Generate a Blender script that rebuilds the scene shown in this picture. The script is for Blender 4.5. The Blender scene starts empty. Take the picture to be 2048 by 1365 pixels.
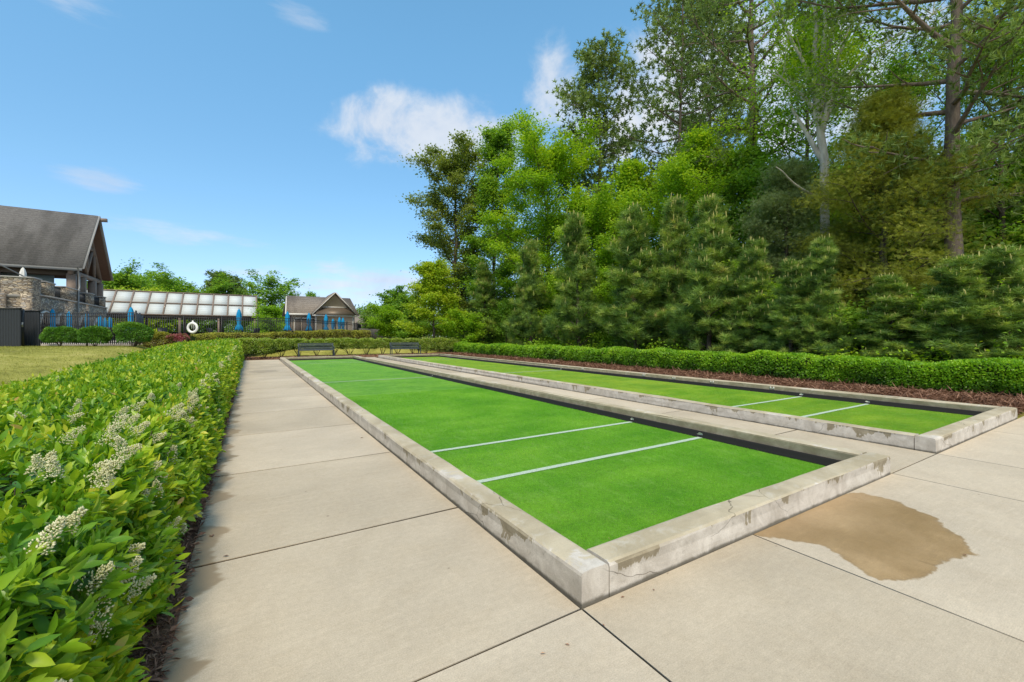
import bpy, math, random
import numpy as np
from mathutils import Vector
R = math.radians
rng = np.random.default_rng(7)
random.seed(7)
S = bpy.context.scene
COL = S.collection

# ------------------------------------------------------------------ camera
# world axes: X = across the courts, Y = along the courts, Z = up, metres
F = 854.0; CX = 1024.0; HY = 672.0; EYE = 1.4; YAW = R(31.55)
FX, FY = math.sin(YAW), math.cos(YAW)
cam = bpy.data.cameras.new('camera'); co = bpy.data.objects.new('camera', cam); COL.objects.link(co)
cam.sensor_width = 36; cam.lens = F / 2048 * 36
cam.shift_y = -(682.5 - HY) / 2048
cam.clip_start = 0.05; cam.clip_end = 2000
co.location = (0, 0, EYE); co.rotation_euler = (R(90), 0, -YAW)
S.camera = co

# ------------------------------------------------------------------ light
SUN_EL, SUN_AZ = 56.0, 207.0        # azimuth clockwise from +Y
S.view_settings.view_transform = 'Standard'; S.view_settings.look = 'None'
S.view_settings.gamma = 1.0; S.view_settings.exposure = 0.95
sun = bpy.data.lights.new('sun', 'SUN'); sun.energy = 1.9; sun.angle = R(16); sun.color = (1, .88, .70)
so = bpy.data.objects.new('sun', sun); COL.objects.link(so)
sd = Vector((math.sin(R(SUN_AZ)) * math.cos(R(SUN_EL)), math.cos(R(SUN_AZ)) * math.cos(R(SUN_EL)), math.sin(R(SUN_EL))))
so.rotation_euler = sd.to_track_quat('Z', 'Y').to_euler()

world = bpy.data.worlds.new('World'); S.world = world; world.use_nodes = True
wt = world.node_tree; wt.nodes.clear()
class NT:
    def __init__(s, t): s.t = t
    def n(s, typ, **kw):
        nd = s.t.nodes.new(typ)
        for k, v in kw.items():
            if isinstance(k, str) and hasattr(nd, k): setattr(nd, k, v)
        return nd
    def link(s, a, b): s.t.links.new(a, b)
    def math(s, op, a, b=None, c=None, clamp=False):
        nd = s.t.nodes.new('ShaderNodeMath'); nd.operation = op; nd.use_clamp = clamp
        for i, v in enumerate((a, b, c)):
            if v is None: continue
            if isinstance(v, (int, float)): nd.inputs[i].default_value = v
            else: s.link(v, nd.inputs[i])
        return nd.outputs[0]
    def vm(s, op, a, b=None, out=0):
        nd = s.t.nodes.new('ShaderNodeVectorMath'); nd.operation = op
        for i, v in enumerate((a, b)):
            if v is None: continue
            if isinstance(v, (tuple, list, Vector)): nd.inputs[i].default_value = tuple(v)
            elif isinstance(v, (int, float)): nd.inputs['Scale'].default_value = v
            else: s.link(v, nd.inputs[i])
        return nd.outputs[out]
    def noise(s, vec, scale, detail=4, rough=.55, dist=0, out='Fac'):
        nd = s.t.nodes.new('ShaderNodeTexNoise'); nd.inputs['Scale'].default_value = scale
        nd.inputs['Detail'].default_value = detail; nd.inputs['Roughness'].default_value = rough
        nd.inputs['Distortion'].default_value = dist
        if vec is not None: s.link(vec, nd.inputs['Vector'])
        return nd.outputs[out]
    def ramp(s, fac, stops, interp='LINEAR'):
        nd = s.t.nodes.new('ShaderNodeValToRGB'); cr = nd.color_ramp; cr.interpolation = interp
        while len(cr.elements) > 1: cr.elements.remove(cr.elements[-1])
        for i, (p, c) in enumerate(stops):
            e = cr.elements[0] if i == 0 else cr.elements.new(p)
            e.position = p
            e.color = (c, c, c, 1) if isinstance(c, (int, float)) else (*c, 1)
        s.link(fac, nd.inputs[0]); return nd.outputs[0]
    def mix(s, fac, a, b, mode='MIX'):
        nd = s.t.nodes.new('ShaderNodeMix'); nd.data_type = 'RGBA'; nd.blend_type = mode
        for k, v in ((0, fac), (6, a), (7, b)):
            if isinstance(v, (int, float)): nd.inputs[k].default_value = v
            elif isinstance(v, tuple): nd.inputs[k].default_value = (*v, 1)
            else: s.link(v, nd.inputs[k])
        return nd.outputs[2]
    def smooth(s, v, a, b):
        nd = s.t.nodes.new('ShaderNodeMapRange'); nd.interpolation_type = 'SMOOTHSTEP'
        s.link(v, nd.inputs[0]); nd.inputs[1].default_value = a; nd.inputs[2].default_value = b
        return nd.outputs[0]
    def scalev(s, vec, sx, sy, sz):
        nd = s.t.nodes.new('ShaderNodeMapping'); nd.inputs['Scale'].default_value = (sx, sy, sz)
        s.link(vec, nd.inputs[0]); return nd.outputs[0]

def pixdir(px, py):
    X = (px - CX) / F; Z = (HY - py) / F
    return Vector((X * FY + FX, -X * FX + FY, Z)).normalized()
w = NT(wt)
out = w.n('ShaderNodeOutputWorld'); bg = w.n('ShaderNodeBackground')
sky = w.n('ShaderNodeTexSky'); sky.sky_type = 'NISHITA'; sky.sun_disc = False
sky.sun_elevation = R(SUN_EL); sky.sun_rotation = R(SUN_AZ); sky.air_density = 1.0; sky.dust_density = 0.6; sky.ozone_density = 1.3
skyc = w.mix(1.0, sky.outputs[0], (.77, 1.03, 1.06), 'MULTIPLY')
hs = w.n('ShaderNodeHueSaturation'); hs.inputs['Saturation'].default_value = 1.0; w.link(skyc, hs.inputs['Color'])
tc = w.n('ShaderNodeTexCoord'); dirv = w.vm('NORMALIZE', tc.outputs['Generated'])
n1 = w.noise(dirv, 9, 6, .6, .3); n2 = w.noise(w.scalev(dirv, 5, 5, 22), 1.6, 5, .6)
# clouds, seen and added for fill: centre pixel, half sizes (radians), density, wispy
CL = [((890, 276), .25, .08, .85, 2), ((775, 250), .1, .07, .85, 2), ((990, 265), .1, .045, .95, 2), ((1115, 185), .075, .1, .75, 2), ((1240, 205), .17, .13, .95, 2), ((1400, 190), .2, .14, .95, 2), ((1640, 170), .2, .15, .95, 2),
      ((160, 10), .07, .028, .55, 1), ((600, 28), .05, .02, .45, 1), ((215, 362), .06, .022, .5, 1),
      ((345, 468), .16, .018, .55, 1), ((740, 572), .32, .05, .8, 1), ((1850, 420), .35, .2, .6, 0),
      (Vector((-FX, -FY, .75)).normalized(), 1.5, .75, .95, 2), (Vector((-FX, -FY, 2.6)).normalized(), 1.0, .45, .9, 2)]  # unseen clouds added behind and above the camera for soft fill light
tot = None
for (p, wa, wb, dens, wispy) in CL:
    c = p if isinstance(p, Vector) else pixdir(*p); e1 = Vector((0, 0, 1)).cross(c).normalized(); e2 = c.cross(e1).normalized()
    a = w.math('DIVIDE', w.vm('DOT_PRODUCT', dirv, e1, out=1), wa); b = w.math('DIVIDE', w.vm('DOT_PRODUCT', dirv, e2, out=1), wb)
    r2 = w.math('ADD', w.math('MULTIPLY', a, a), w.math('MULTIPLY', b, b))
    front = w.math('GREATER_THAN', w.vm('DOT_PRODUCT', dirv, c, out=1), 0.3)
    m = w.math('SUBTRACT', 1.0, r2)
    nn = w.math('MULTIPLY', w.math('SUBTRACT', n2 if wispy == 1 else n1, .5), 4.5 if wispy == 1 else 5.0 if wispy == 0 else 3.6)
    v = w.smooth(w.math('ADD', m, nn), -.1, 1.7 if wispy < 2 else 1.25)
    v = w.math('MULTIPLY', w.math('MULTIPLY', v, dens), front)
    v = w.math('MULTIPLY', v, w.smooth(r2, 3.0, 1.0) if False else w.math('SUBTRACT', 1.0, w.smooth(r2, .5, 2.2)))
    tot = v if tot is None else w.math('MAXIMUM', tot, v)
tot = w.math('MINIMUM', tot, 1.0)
# thin haze towards the horizon
sep = w.n('ShaderNodeSeparateXYZ'); w.link(dirv, sep.inputs[0])
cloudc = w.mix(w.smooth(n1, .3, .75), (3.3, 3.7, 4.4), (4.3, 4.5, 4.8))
elev = w.ramp(sep.outputs[2], [(0, (.80, .62, .98)), (.1, (.93, .82, 1.02)), (.28, (1.0, 1.0, 1.0)), (.55, (1.0, 1.12, 1.06)), (.9, (1.0, 1.2, 1.1))])
skyb = w.mix(1.0, w.mix(1.0, hs.outputs[0], elev, 'MULTIPLY'), w.mix(w.smooth(sep.outputs[2], .2, .6), (1.0, 1.0, 1.0), (1.22, 1.22, 1.22)), 'MULTIPLY')
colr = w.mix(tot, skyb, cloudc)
bg.inputs['Strength'].default_value = 0.1
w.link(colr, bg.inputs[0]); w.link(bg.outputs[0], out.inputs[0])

# ------------------------------------------------------------------ helpers
def ray(px):                                   # ground direction per unit of depth
    X = (px - CX) / F
    return X * FY + FX, -X * FX + FY
def atD(px, D): a, b = ray(px); return a * D, b * D
def atu(px, u): a, b = ray(px); D = u / a; return u, b * D, D
def atv(px, v): a, b = ray(px); D = v / b; return a * D, v, D
def zof(py, D): return EYE + (HY - py) * D / F
def depth(x, y): return x * FX + y * FY
def sstep(a, b, x):
    t = np.clip((np.asarray(x, float) - a) / (b - a), 0, 1); return t * t * (3 - 2 * t)
def gz(u, v):
    a = sstep(32.5, 37, v); b = sstep(3.4, 10, -np.asarray(u, float)) * sstep(2, 14, v) ; c = sstep(17, 28, v) * sstep(2.9, 5.2, -np.asarray(u, float))
    m = 1 - (1 - a) * (1 - b) * (1 - c)
    return .9 * m * (1 - sstep(12, 18, u)) 

def tag(o, label=None, cat=None, group=None, kind=None):
    if label: o['label'] = label
    if cat: o['category'] = cat
    if group: o['group'] = group
    if kind: o['kind'] = kind
    return o
def empty(name, loc, rz=0):
    o = bpy.data.objects.new(name, None); o.empty_display_size = .2; COL.objects.link(o); o.location = loc; o.rotation_euler = (0, 0, rz); return o
def copy_tree(o, parent=None):
    c = o.copy(); COL.objects.link(c); c.parent = parent
    for ch in list(o.children): copy_tree(ch, c)
    return c

class G:
    """mesh accumulator"""
    def __init__(s): s.v = []; s.l = []; s.t = []; s.r = []; s.n = 0
    def raw(s, V, faces, rnd=0.5):
        V = np.asarray(V, float).reshape(-1, 3)
        s.v.append(V)
        s.l.append(np.concatenate([np.asarray(f, int) for f in faces]) + s.n)
        s.t.append(np.array([len(f) for f in faces])); s.r.append(np.full(len(faces), rnd)); s.n += len(V)
        return s
    def grid(s, P, closed_u=False, rnd=.5):        # P (a,b,3)
        a, b = P.shape[:2]; idx = np.arange(a * b).reshape(a, b)
        if closed_u: idx = np.vstack([idx, idx[:1]])
        q = np.stack([idx[:-1, :-1], idx[1:, :-1], idx[1:, 1:], idx[:-1, 1:]], -1).reshape(-1, 4)
        s.v.append(P.reshape(-1, 3)); s.l.append(q.ravel() + s.n); s.t.append(np.full(len(q), 4)); s.r.append(np.full(len(q), rnd)); s.n += a * b
        return s
    def inst(s, tmpl, M, T, rnd=None):
        V, Fc = tmpl; V = np.asarray(V, float); N = len(T)
        if N == 0: return s
        P = np.einsum('kj,nji->nki', V, M) + T[:, None, :]
        L = np.concatenate([np.asarray(f, int) for f in Fc]); k = len(V)
        s.v.append(P.reshape(-1, 3)); s.l.append((L[None, :] + (np.arange(N) * k)[:, None]).ravel() + s.n)
        s.t.append(np.tile([len(f) for f in Fc], N))
        if rnd is None: rnd = rng.random(N)
        s.r.append(np.repeat(rnd, len(Fc))); s.n += N * k
        return s
    def box(s, a, b, rnd=.5):
        x0, y0, z0 = a; x1, y1, z1 = b
        return s.raw([(x0, y0, z0), (x1, y0, z0), (x1, y1, z0), (x0, y1, z0), (x0, y0, z1), (x1, y0, z1), (x1, y1, z1), (x0, y1, z1)],
                     [(0, 3, 2, 1), (4, 5, 6, 7), (0, 1, 5, 4), (1, 2, 6, 5), (2, 3, 7, 6), (3, 0, 4, 7)], rnd)
    def beam(s, p, q, w, h, up=(0, 0, 1)):
        p = Vector(p); q = Vector(q); d = (q - p).normalized(); up = Vector(up)
        x = d.cross(up)
        if x.length < 1e-3: x = Vector((1, 0, 0))
        x.normalize(); z = x.cross(d).normalized()
        x = x * w / 2; z = z * h / 2
        V = [p - x - z, p + x - z, p + x + z, p - x + z, q - x - z, q + x - z, q + x + z, q - x + z]
        return s.raw([tuple(a) for a in V], [(0, 1, 2, 3), (7, 6, 5, 4), (0, 4, 5, 1), (1, 5, 6, 2), (2, 6, 7, 3), (3, 7, 4, 0)])
    def tube(s, pts, rad, sides=6, cap=False, rnd=.5):
        pts = np.asarray(pts, float); n = len(pts); rad = np.broadcast_to(np.asarray(rad, float), (n,))
        t = np.gradient(pts, axis=0); t /= np.linalg.norm(t, axis=1)[:, None] + 1e-9
        ref = np.where(np.abs(t[:, 2:3]) > .9, np.array([[1., 0, 0]]), np.array([[0, 0, 1.]]))
        x = np.cross(t, ref); x /= np.linalg.norm(x, axis=1)[:, None]; y = np.cross(t, x)
        an = np.linspace(0, 2 * np.pi, sides, endpoint=False)
        P = pts[None] + rad[None, :, None] * (np.cos(an)[:, None, None] * x[None] + np.sin(an)[:, None, None] * y[None])
        s.grid(P, True, rnd)
        if cap:
            s.raw(P[:, 0], [tuple(range(sides))], rnd); s.raw(P[:, -1], [tuple(range(sides))], rnd)
        return s
    def prism(s, poly, z0, z1):                   # poly in xy
        n = len(poly); V = [(x, y, z0) for x, y in poly] + [(x, y, z1) for x, y in poly]
        fs = [tuple(range(n))[::-1], tuple(range(n, 2 * n))] + [(i, (i + 1) % n, n + (i + 1) % n, n + i) for i in range(n)]
        return s.raw(V, fs)
    def build(s, name, mat, parent=None, smooth=False, loc=None):
        me = bpy.data.meshes.new(name)
        V = np.concatenate(s.v); L = np.concatenate(s.l); T = np.concatenate(s.t)
        me.vertices.add(len(V)); me.vertices.foreach_set('co', V.astype(np.float32).ravel())
        me.loops.add(len(L)); me.loops.foreach_set('vertex_index', L.astype(np.int32))
        me.polygons.add(len(T)); me.polygons.foreach_set('loop_start', np.concatenate([[0], np.cumsum(T)[:-1]]).astype(np.int32))
        try: me.polygons.foreach_set('loop_total', T.astype(np.int32))
        except Exception: pass
        if smooth: me.polygons.foreach_set('use_smooth', np.ones(len(T), bool))
        at = me.attributes.new('rnd', 'FLOAT', 'FACE'); at.data.foreach_set('value', np.concatenate(s.r).astype(np.float32))
        me.update(calc_edges=True)
        if mat: me.materials.append(mat)
        o = bpy.data.objects.new(name, me); COL.objects.link(o)
        if parent: o.parent = parent
        if loc is not None: o.location = loc
        return o
def bevel(o, w, seg=2):
    m = o.modifiers.new('b', 'BEVEL'); m.width = w; m.segments = seg; m.limit_method = 'ANGLE'; return o

# ------------------------------------------------------------------ materials
def mat(name):
    m = bpy.data.materials.new(name); m.use_nodes = True; m.node_tree.nodes.clear(); return m, NT(m.node_tree)
def principled(t, color, rough=.7, spec=.3, metal=0, bump=None, bs=.3, bd=.01):
    o = t.n('ShaderNodeOutputMaterial'); p = t.n('ShaderNodeBsdfPrincipled')
    if isinstance(color, tuple): p.inputs['Base Color'].default_value = (*color, 1)
    else: t.link(color, p.inputs['Base Color'])
    if isinstance(rough, (int, float)): p.inputs['Roughness'].default_value = rough
    else: t.link(rough, p.inputs['Roughness'])
    p.inputs['Specular IOR Level'].default_value = spec; p.inputs['Metallic'].default_value = metal
    if bump is not None:
        b = t.n('ShaderNodeBump'); b.inputs['Strength'].default_value = bs; b.inputs['Distance'].default_value = bd
        t.link(bump, b.inputs['Height']); t.link(b.outputs[0], p.inputs['Normal'])
    t.link(p.outputs[0], o.inputs[0]); return p
def plain(name, c, rough=.6, spec=.3, metal=0, var=.12, scale=8, bump=0):
    m, t = mat(name); tc = t.n('ShaderNodeTexCoord').outputs['Object']
    n = t.noise(tc, scale, 4)
    col = t.mix(n, tuple(x * (1 - var) for x in c), tuple(min(1, x * (1 + var)) for x in c))
    principled(t, col, rough, spec, metal, n if bump else None, bump or .1, .01); return m
def leafmat(name, stops, trans=.35, rough=.45, spec=.35, nscale=.6, gloss=True):
    m, t = mat(name); a = t.n('ShaderNodeAttribute'); a.attribute_name = 'rnd'
    tc = t.n('ShaderNodeTexCoord').outputs['Object']; n = t.noise(tc, nscale, 3)
    f = t.math('ADD', t.math('MULTIPLY', a.outputs['Fac'], .62), t.math('MULTIPLY', t.math('SUBTRACT', n, .5), 1.3)); f = t.math('ADD', f, .19, clamp=True)
    col = t.ramp(f, stops)
    if name == 'pine_needle_young': col = t.mix(t.math('GREATER_THAN', a.outputs['Fac'], 1.5), col, (.52, .50, .18))
    o = t.n('ShaderNodeOutputMaterial'); p = t.n('ShaderNodeBsdfPrincipled'); tr = t.n('ShaderNodeBsdfTranslucent'); mx = t.n('ShaderNodeMixShader')
    t.link(col, p.inputs['Base Color']); p.inputs['Roughness'].default_value = rough; p.inputs['Specular IOR Level'].default_value = spec
    tcol = t.mix(1.0, col, (1.25, 1.15, .5), 'MULTIPLY'); t.link(tcol, tr.inputs[0])
    mx.inputs[0].default_value = trans; t.link(p.outputs[0], mx.inputs[1]); t.link(tr.outputs[0], mx.inputs[2]); t.link(mx.outputs[0], o.inputs[0])
    return m
M = {}
M['privet'] = leafmat('privet_leaf', [(0, (.03, .10, .012)), (.25, (.09, .24, .018)), (.5, (.19, .38, .02)), (.78, (.42, .56, .03)), (.93, (.62, .62, .06)), (1, (.52, .34, .10))], .4, .36, .4, 1.9)
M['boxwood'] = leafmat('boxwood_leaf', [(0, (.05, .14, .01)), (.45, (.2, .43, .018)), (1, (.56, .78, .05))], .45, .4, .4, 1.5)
M['variegated'] = leafmat('shrub_leaf_variegated', [(0, (.14, .08, .035)), (.35, (.2, .19, .04)), (.7, (.42, .44, .06)), (1, (.58, .55, .1))], .3, .5, .3, 2.2)
M['farprivet'] = leafmat('shrub_leaf_pale', [(0, (.13, .22, .03)), (.4, (.22, .34, .04)), (.8, (.42, .52, .08)), (1, (.52, .58, .16))], .35, .45, .35, 2.5)
M['roundbush'] = leafmat('round_bush_leaf', [(0, (.04, .12, .015)), (.5, (.11, .27, .025)), (1, (.3, .46, .05))], .35, .45, .3, 1.5)
M['azalea'] = leafmat('azalea_leaf', [(0, (.10, .07, .03)), (.45, (.16, .16, .04)), (.6, (.45, .12, .16)), (1, (.7, .3, .38))], .3, .5, .3, 3)
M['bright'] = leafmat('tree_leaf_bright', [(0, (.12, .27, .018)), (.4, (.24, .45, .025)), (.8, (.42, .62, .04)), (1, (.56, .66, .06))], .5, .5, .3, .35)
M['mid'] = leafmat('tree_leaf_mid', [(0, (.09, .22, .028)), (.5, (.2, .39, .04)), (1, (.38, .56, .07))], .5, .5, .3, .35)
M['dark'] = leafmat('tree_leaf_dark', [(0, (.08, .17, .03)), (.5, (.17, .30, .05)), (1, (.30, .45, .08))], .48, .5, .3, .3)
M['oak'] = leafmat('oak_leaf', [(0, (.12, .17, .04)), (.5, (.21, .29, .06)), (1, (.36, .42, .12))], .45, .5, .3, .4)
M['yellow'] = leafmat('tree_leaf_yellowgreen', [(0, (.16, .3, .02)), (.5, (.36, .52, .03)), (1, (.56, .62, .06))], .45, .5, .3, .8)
M['pine'] = leafmat('pine_needle_old', [(0, (.08, .115, .035)), (.5, (.18, .27, .065)), (1, (.34, .46, .12))], .33, .5, .3, .4)
M['ypine'] = leafmat('pine_needle_young', [(0, (.05, .10, .03)), (.25, (.11, .21, .05)), (.6, (.23, .37, .07)), (.9, (.46, .56, .12)), (1, (.46, .36, .15))], .35, .5, .35, .8)
M['candle'] = leafmat('pine_candle', [(0, (.35, .36, .10)), (1, (.55, .50, .2))], .2, .6, .2, 3)
M['cedar'] = leafmat('cedar_spray_olive', [(0, (.14, .17, .028)), (.5, (.27, .31, .045)), (1, (.46, .48, .07))], .42, .6, .2, .5)
M['cedar2'] = leafmat('cedar_spray_grey', [(0, (.12, .16, .055)), (.5, (.23, .31, .11)), (1, (.38, .47, .22))], .38, .6, .2, .6)
M['flower'] = leafmat('privet_flower', [(0, (.62, .62, .32)), (1, (.85, .83, .6))], .25, .6, .2, 5)
M['litter'] = leafmat('mulch_litter', [(0, (.10, .05, .035)), (.5, (.26, .13, .08)), (.85, (.42, .24, .15)), (1, (.65, .42, .26))], .05, .8, .2, 3)
M['straw'] = leafmat('pine_straw', [(0, (.11, .055, .034)), (.5, (.23, .125, .08)), (.85, (.36, .21, .14)), (1, (.48, .33, .23))], .05, .8, .2, 3)
def barkmat(name, a, b, sc=14):
    m, t = mat(name); tc = t.n('ShaderNodeTexCoord').outputs['Object']
    n = t.noise(t.scalev(tc, 1, 1, .25), sc, 5, .65); n2 = t.noise(tc, 1.2, 2)
    f = t.math('ADD', t.math('MULTIPLY', n, .8), t.math('MULTIPLY', n2, .3), clamp=True)
    principled(t, t.ramp(f, [(.3, a), (.75, b)]), .9, .1, 0, n, .9, .03); return m
M['bark'] = barkmat('bark_pine', (.07, .05, .04), (.27, .21, .17))
M['barkd'] = barkmat('bark_dark', (.04, .03, .025), (.15, .12, .09))
M['barkw'] = barkmat('bark_pale', (.34, .31, .27), (.75, .71, .64), 6)

def concrete(name, base=(.61, .52, .395), curb=False, wet=False):
    m, t = mat(name); g = t.n('ShaderNodeTexCoord').outputs['Object']; geo = t.n('ShaderNodeNewGeometry')
    big = t.noise(g, .55, 5, .6, .4); mid = t.noise(g, 4, 6, .65, .3); fine = t.noise(g, 160, 3, .7); sp = t.noise(g, 60, 4, .7)
    streak = t.noise(t.scalev(g, 1.2, 14, 1), 2.2, 5, .6)
    b = tuple(base)
    c = t.mix(t.smooth(big, .3, .7), tuple(x * .84 for x in b), tuple(x * 1.08 for x in b))
    c = t.mix(t.math('MULTIPLY', t.smooth(mid, .42, .72), .18), c, (b[0] * .78, b[1] * .72, b[2] * .62))
    c = t.mix(t.math('MULTIPLY', t.smooth(streak, .5, .75), .22), c, tuple(min(1, x * 1.25) for x in b))
    c = t.mix(t.smooth(sp, .62, .78), c, (b[0] * .62, b[1] * .58, b[2] * .52), 'MIX') if curb else t.mix(t.math('MULTIPLY', t.smooth(sp, .55, .8), .45), c, (b[0] * .6, b[1] * .56, b[2] * .5))
    gr = t.noise(g, 26, 5, .75); c = t.mix(.5, c, t.ramp(fine, [(.3, .5), (.7, 1.1)]), 'MULTIPLY'); c = t.mix(.3, c, t.ramp(gr, [(.3, .62), (.68, 1.12)]), 'MULTIPLY')
    broom = t.noise(t.scalev(g, 3, 90, 1), 2.0, 4, .7); c = t.mix(.3, c, t.ramp(broom, [(.35, .8), (.65, 1.08)]), 'MULTIPLY')
    ta = t.n('ShaderNodeAttribute'); ta.attribute_name = 'rnd'; c = t.mix(1.0, c, t.ramp(ta.outputs['Fac'], [(0, (.90, .89, .87)), (1, (1.07, 1.07, 1.08))]), 'MULTIPLY')
    sepn = t.n('ShaderNodeSeparateXYZ'); t.link(g, sepn.inputs[0]); u, v, z = sepn.outputs
    rough = .85
    if not curb:
        # tan run-off stains beside the planting bed, ragged edge
        e = t.math('ADD', t.math('ADD', u, .33), t.math('MULTIPLY', t.math('SUBTRACT', t.noise(t.scalev(g, .3, 1, 1), 2.1, 5, .6), .42), -.75))
        k = t.math('SUBTRACT', 1.0, t.smooth(e, .04, .085)); k = t.math('MULTIPLY', k, t.math('LESS_THAN', v, 13))
        c = t.mix(t.math('MULTIPLY', k, .8), c, (.27, .2, .12))
        # dirt along the foot of the court walls
        a = t.n('ShaderNodeAttribute'); a.attribute_name = 'wet'
        wv = t.math('ADD', a.outputs['Fac'], t.math('ADD', t.math('MULTIPLY', t.math('SUBTRACT', t.noise(g, 3.2, 5, .6), .5), .28), t.math('MULTIPLY', t.math('SUBTRACT', t.noise(g, 14, 4, .6), .5), .07)))
        wk = t.smooth(wv, -.014, .010)
        wetc = t.mix(1.0, c, t.mix(t.smooth(t.noise(g, 2.2, 5, .65), .3, .75), (.62, .49, .32), (.82, .67, .48)), 'MULTIPLY')
        wetc = t.mix(t.math('MULTIPLY', t.smooth(t.noise(t.scalev(g, 5, 1, 1), 2.0, 4), .62, .8), .5), wetc, (.12, .08, .04))
        wetc = t.mix(t.math('MULTIPLY', t.math('SUBTRACT', 1.0, t.smooth(wv, .0, .03)), .35), wetc, (.22, .16, .09))
        c = t.mix(wk, c, wetc)
        # thin puddle stain far along the walk
        px_, py_ = t.math('SUBTRACT', u, .45), t.math('SUBTRACT', v, 19.4)
        rr = t.math('ADD', t.math('MULTIPLY', t.math('MULTIPLY', px_, px_), 1.6), t.math('MULTIPLY', t.math('MULTIPLY', py_, py_), 1.0))
        pk = t.math('SUBTRACT', 1.0, t.smooth(t.math('ADD', rr, t.math('MULTIPLY', mid, 1.0)), .9, 1.0))
        c = t.mix(t.math('MULTIPLY', pk, .55), c, (.24, .2, .15))
        rn = t.n('ShaderNodeMapRange'); t.link(wk, rn.inputs[0]); rn.inputs[3].default_value = .85; rn.inputs[4].default_value = .38; rough = rn.outputs[0]
        # grime spots
        sp2 = t.n('ShaderNodeTexVoronoi'); sp2.inputs['Scale'].default_value = 2.6; t.link(g, sp2.inputs[0])
        k2 = t.math('SUBTRACT', 1.0, t.smooth(sp2.outputs['Distance'], .012, .035)); c = t.mix(t.math('MULTIPLY', k2, .6), c, (.09, .06, .04))
    hb = t.math('ADD', t.math('MULTIPLY', fine, .5), t.math('MULTIPLY', mid, .6))
    principled(t, c, rough, .3, 0, hb, .35, .006)
    return m
M['slab'] = concrete('concrete_slab'); M['joint'] = plain('joint_dirt', (.05, .038, .024), .95, .05)
def curbmat():
    m, t = mat('court_wall_concrete'); g = t.n('ShaderNodeTexCoord').outputs['Object']; geo = t.n('ShaderNodeNewGeometry')
    a = t.n('ShaderNodeAttribute'); a.attribute_name = 'rnd'      # 0 top, .5 inner face, 1 outer painted face
    sepn = t.n('ShaderNodeSeparateXYZ'); t.link(g, sepn.inputs[0]); z = sepn.outputs[2]
    sn = t.n('ShaderNodeSeparateXYZ'); t.link(geo.outputs['True Normal'], sn.inputs[0])
    big = t.noise(g, 1.3, 5, .62, .5); mid = t.noise(g, 6, 6, .66, .6); fine = t.noise(g, 150, 3, .7); drip = t.noise(t.scalev(g, 1, 1, .22), 5.0, 5, .65, .4)
    olive = t.mix(t.smooth(mid, .35, .7), (.27, .225, .15), (.40, .345, .25))
    topc = t.mix(t.smooth(big, .3, .7), (.40, .335, .225), (.60, .52, .375))
    topc = t.mix(t.math('MULTIPLY', t.smooth(mid, .5, .7), .5), topc, (.60, .56, .48))
    paint = t.mix(t.smooth(mid, .3, .75), (.48, .43, .365), (.70, .645, .57))
    paint = t.mix(t.math('MULTIPLY', t.smooth(t.noise(g, 22, 5, .7), .56, .72), .5), paint, (.32, .28, .23))
    # paint stays low on the face and peels at the top edge
    lvl = t.math('ADD', t.math('MULTIPLY', drip, 1.5), t.math('MULTIPLY', z, -2.2))
    cover = t.smooth(t.math('ADD', lvl, t.math('MULTIPLY', t.math('SUBTRACT', big, .5), 1.5)), .30, .325)
    outer = t.mix(cover, olive, paint)
    innerk = t.smooth(t.math('ADD', drip, t.math('MULTIPLY', t.math('SUBTRACT', big, .5), .9)), .76, .775)
    inner = t.mix(innerk, olive, paint)
    side = t.mix(t.math('GREATER_THAN', a.outputs['Fac'], .75), inner, outer)
    up = t.smooth(sn.outputs[2], .35, .75)
    topk = t.smooth(t.math('ADD', big, t.math('MULTIPLY', mid, .35)), .78, .81)
    c = t.mix(up, side, t.mix(topk, topc, paint))
    c = t.mix(t.math('MULTIPLY', t.math('SUBTRACT', 1.0, t.smooth(t.math('ADD', z, t.math('MULTIPLY', mid, .03)), .018, .04)), .75), c, (.09, .075, .045))
    # cracks
    vo = t.n('ShaderNodeTexVoronoi'); vo.feature = 'DISTANCE_TO_EDGE'; vo.inputs['Scale'].default_value = .9
    nv = t.n('ShaderNodeTexNoise'); nv.inputs['Scale'].default_value = 6; t.link(g, nv.inputs['Vector'])
    t.link(t.vm('ADD', g, t.vm('SCALE', nv.outputs['Color'], .12)), vo.inputs['Vector'])
    ck = t.math('MULTIPLY', t.math('SUBTRACT', 1.0, t.smooth(vo.outputs['Distance'], .0008, .0028)), t.smooth(t.noise(g, .9, 2), .5, .58)); c = t.mix(t.math('MULTIPLY', ck, .7), c, (.08, .065, .045))
    c = t.mix(.3, c, t.ramp(fine, [(.3, .5), (.7, 1.0)]), 'MULTIPLY')
    hb = t.math('ADD', t.math('MULTIPLY', fine, .4), t.math('ADD', mid, t.math('MULTIPLY', cover, .3)))
    principled(t, c, .85, .3, 0, hb, .5, .008); return m
M['curb'] = curbmat()
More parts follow.
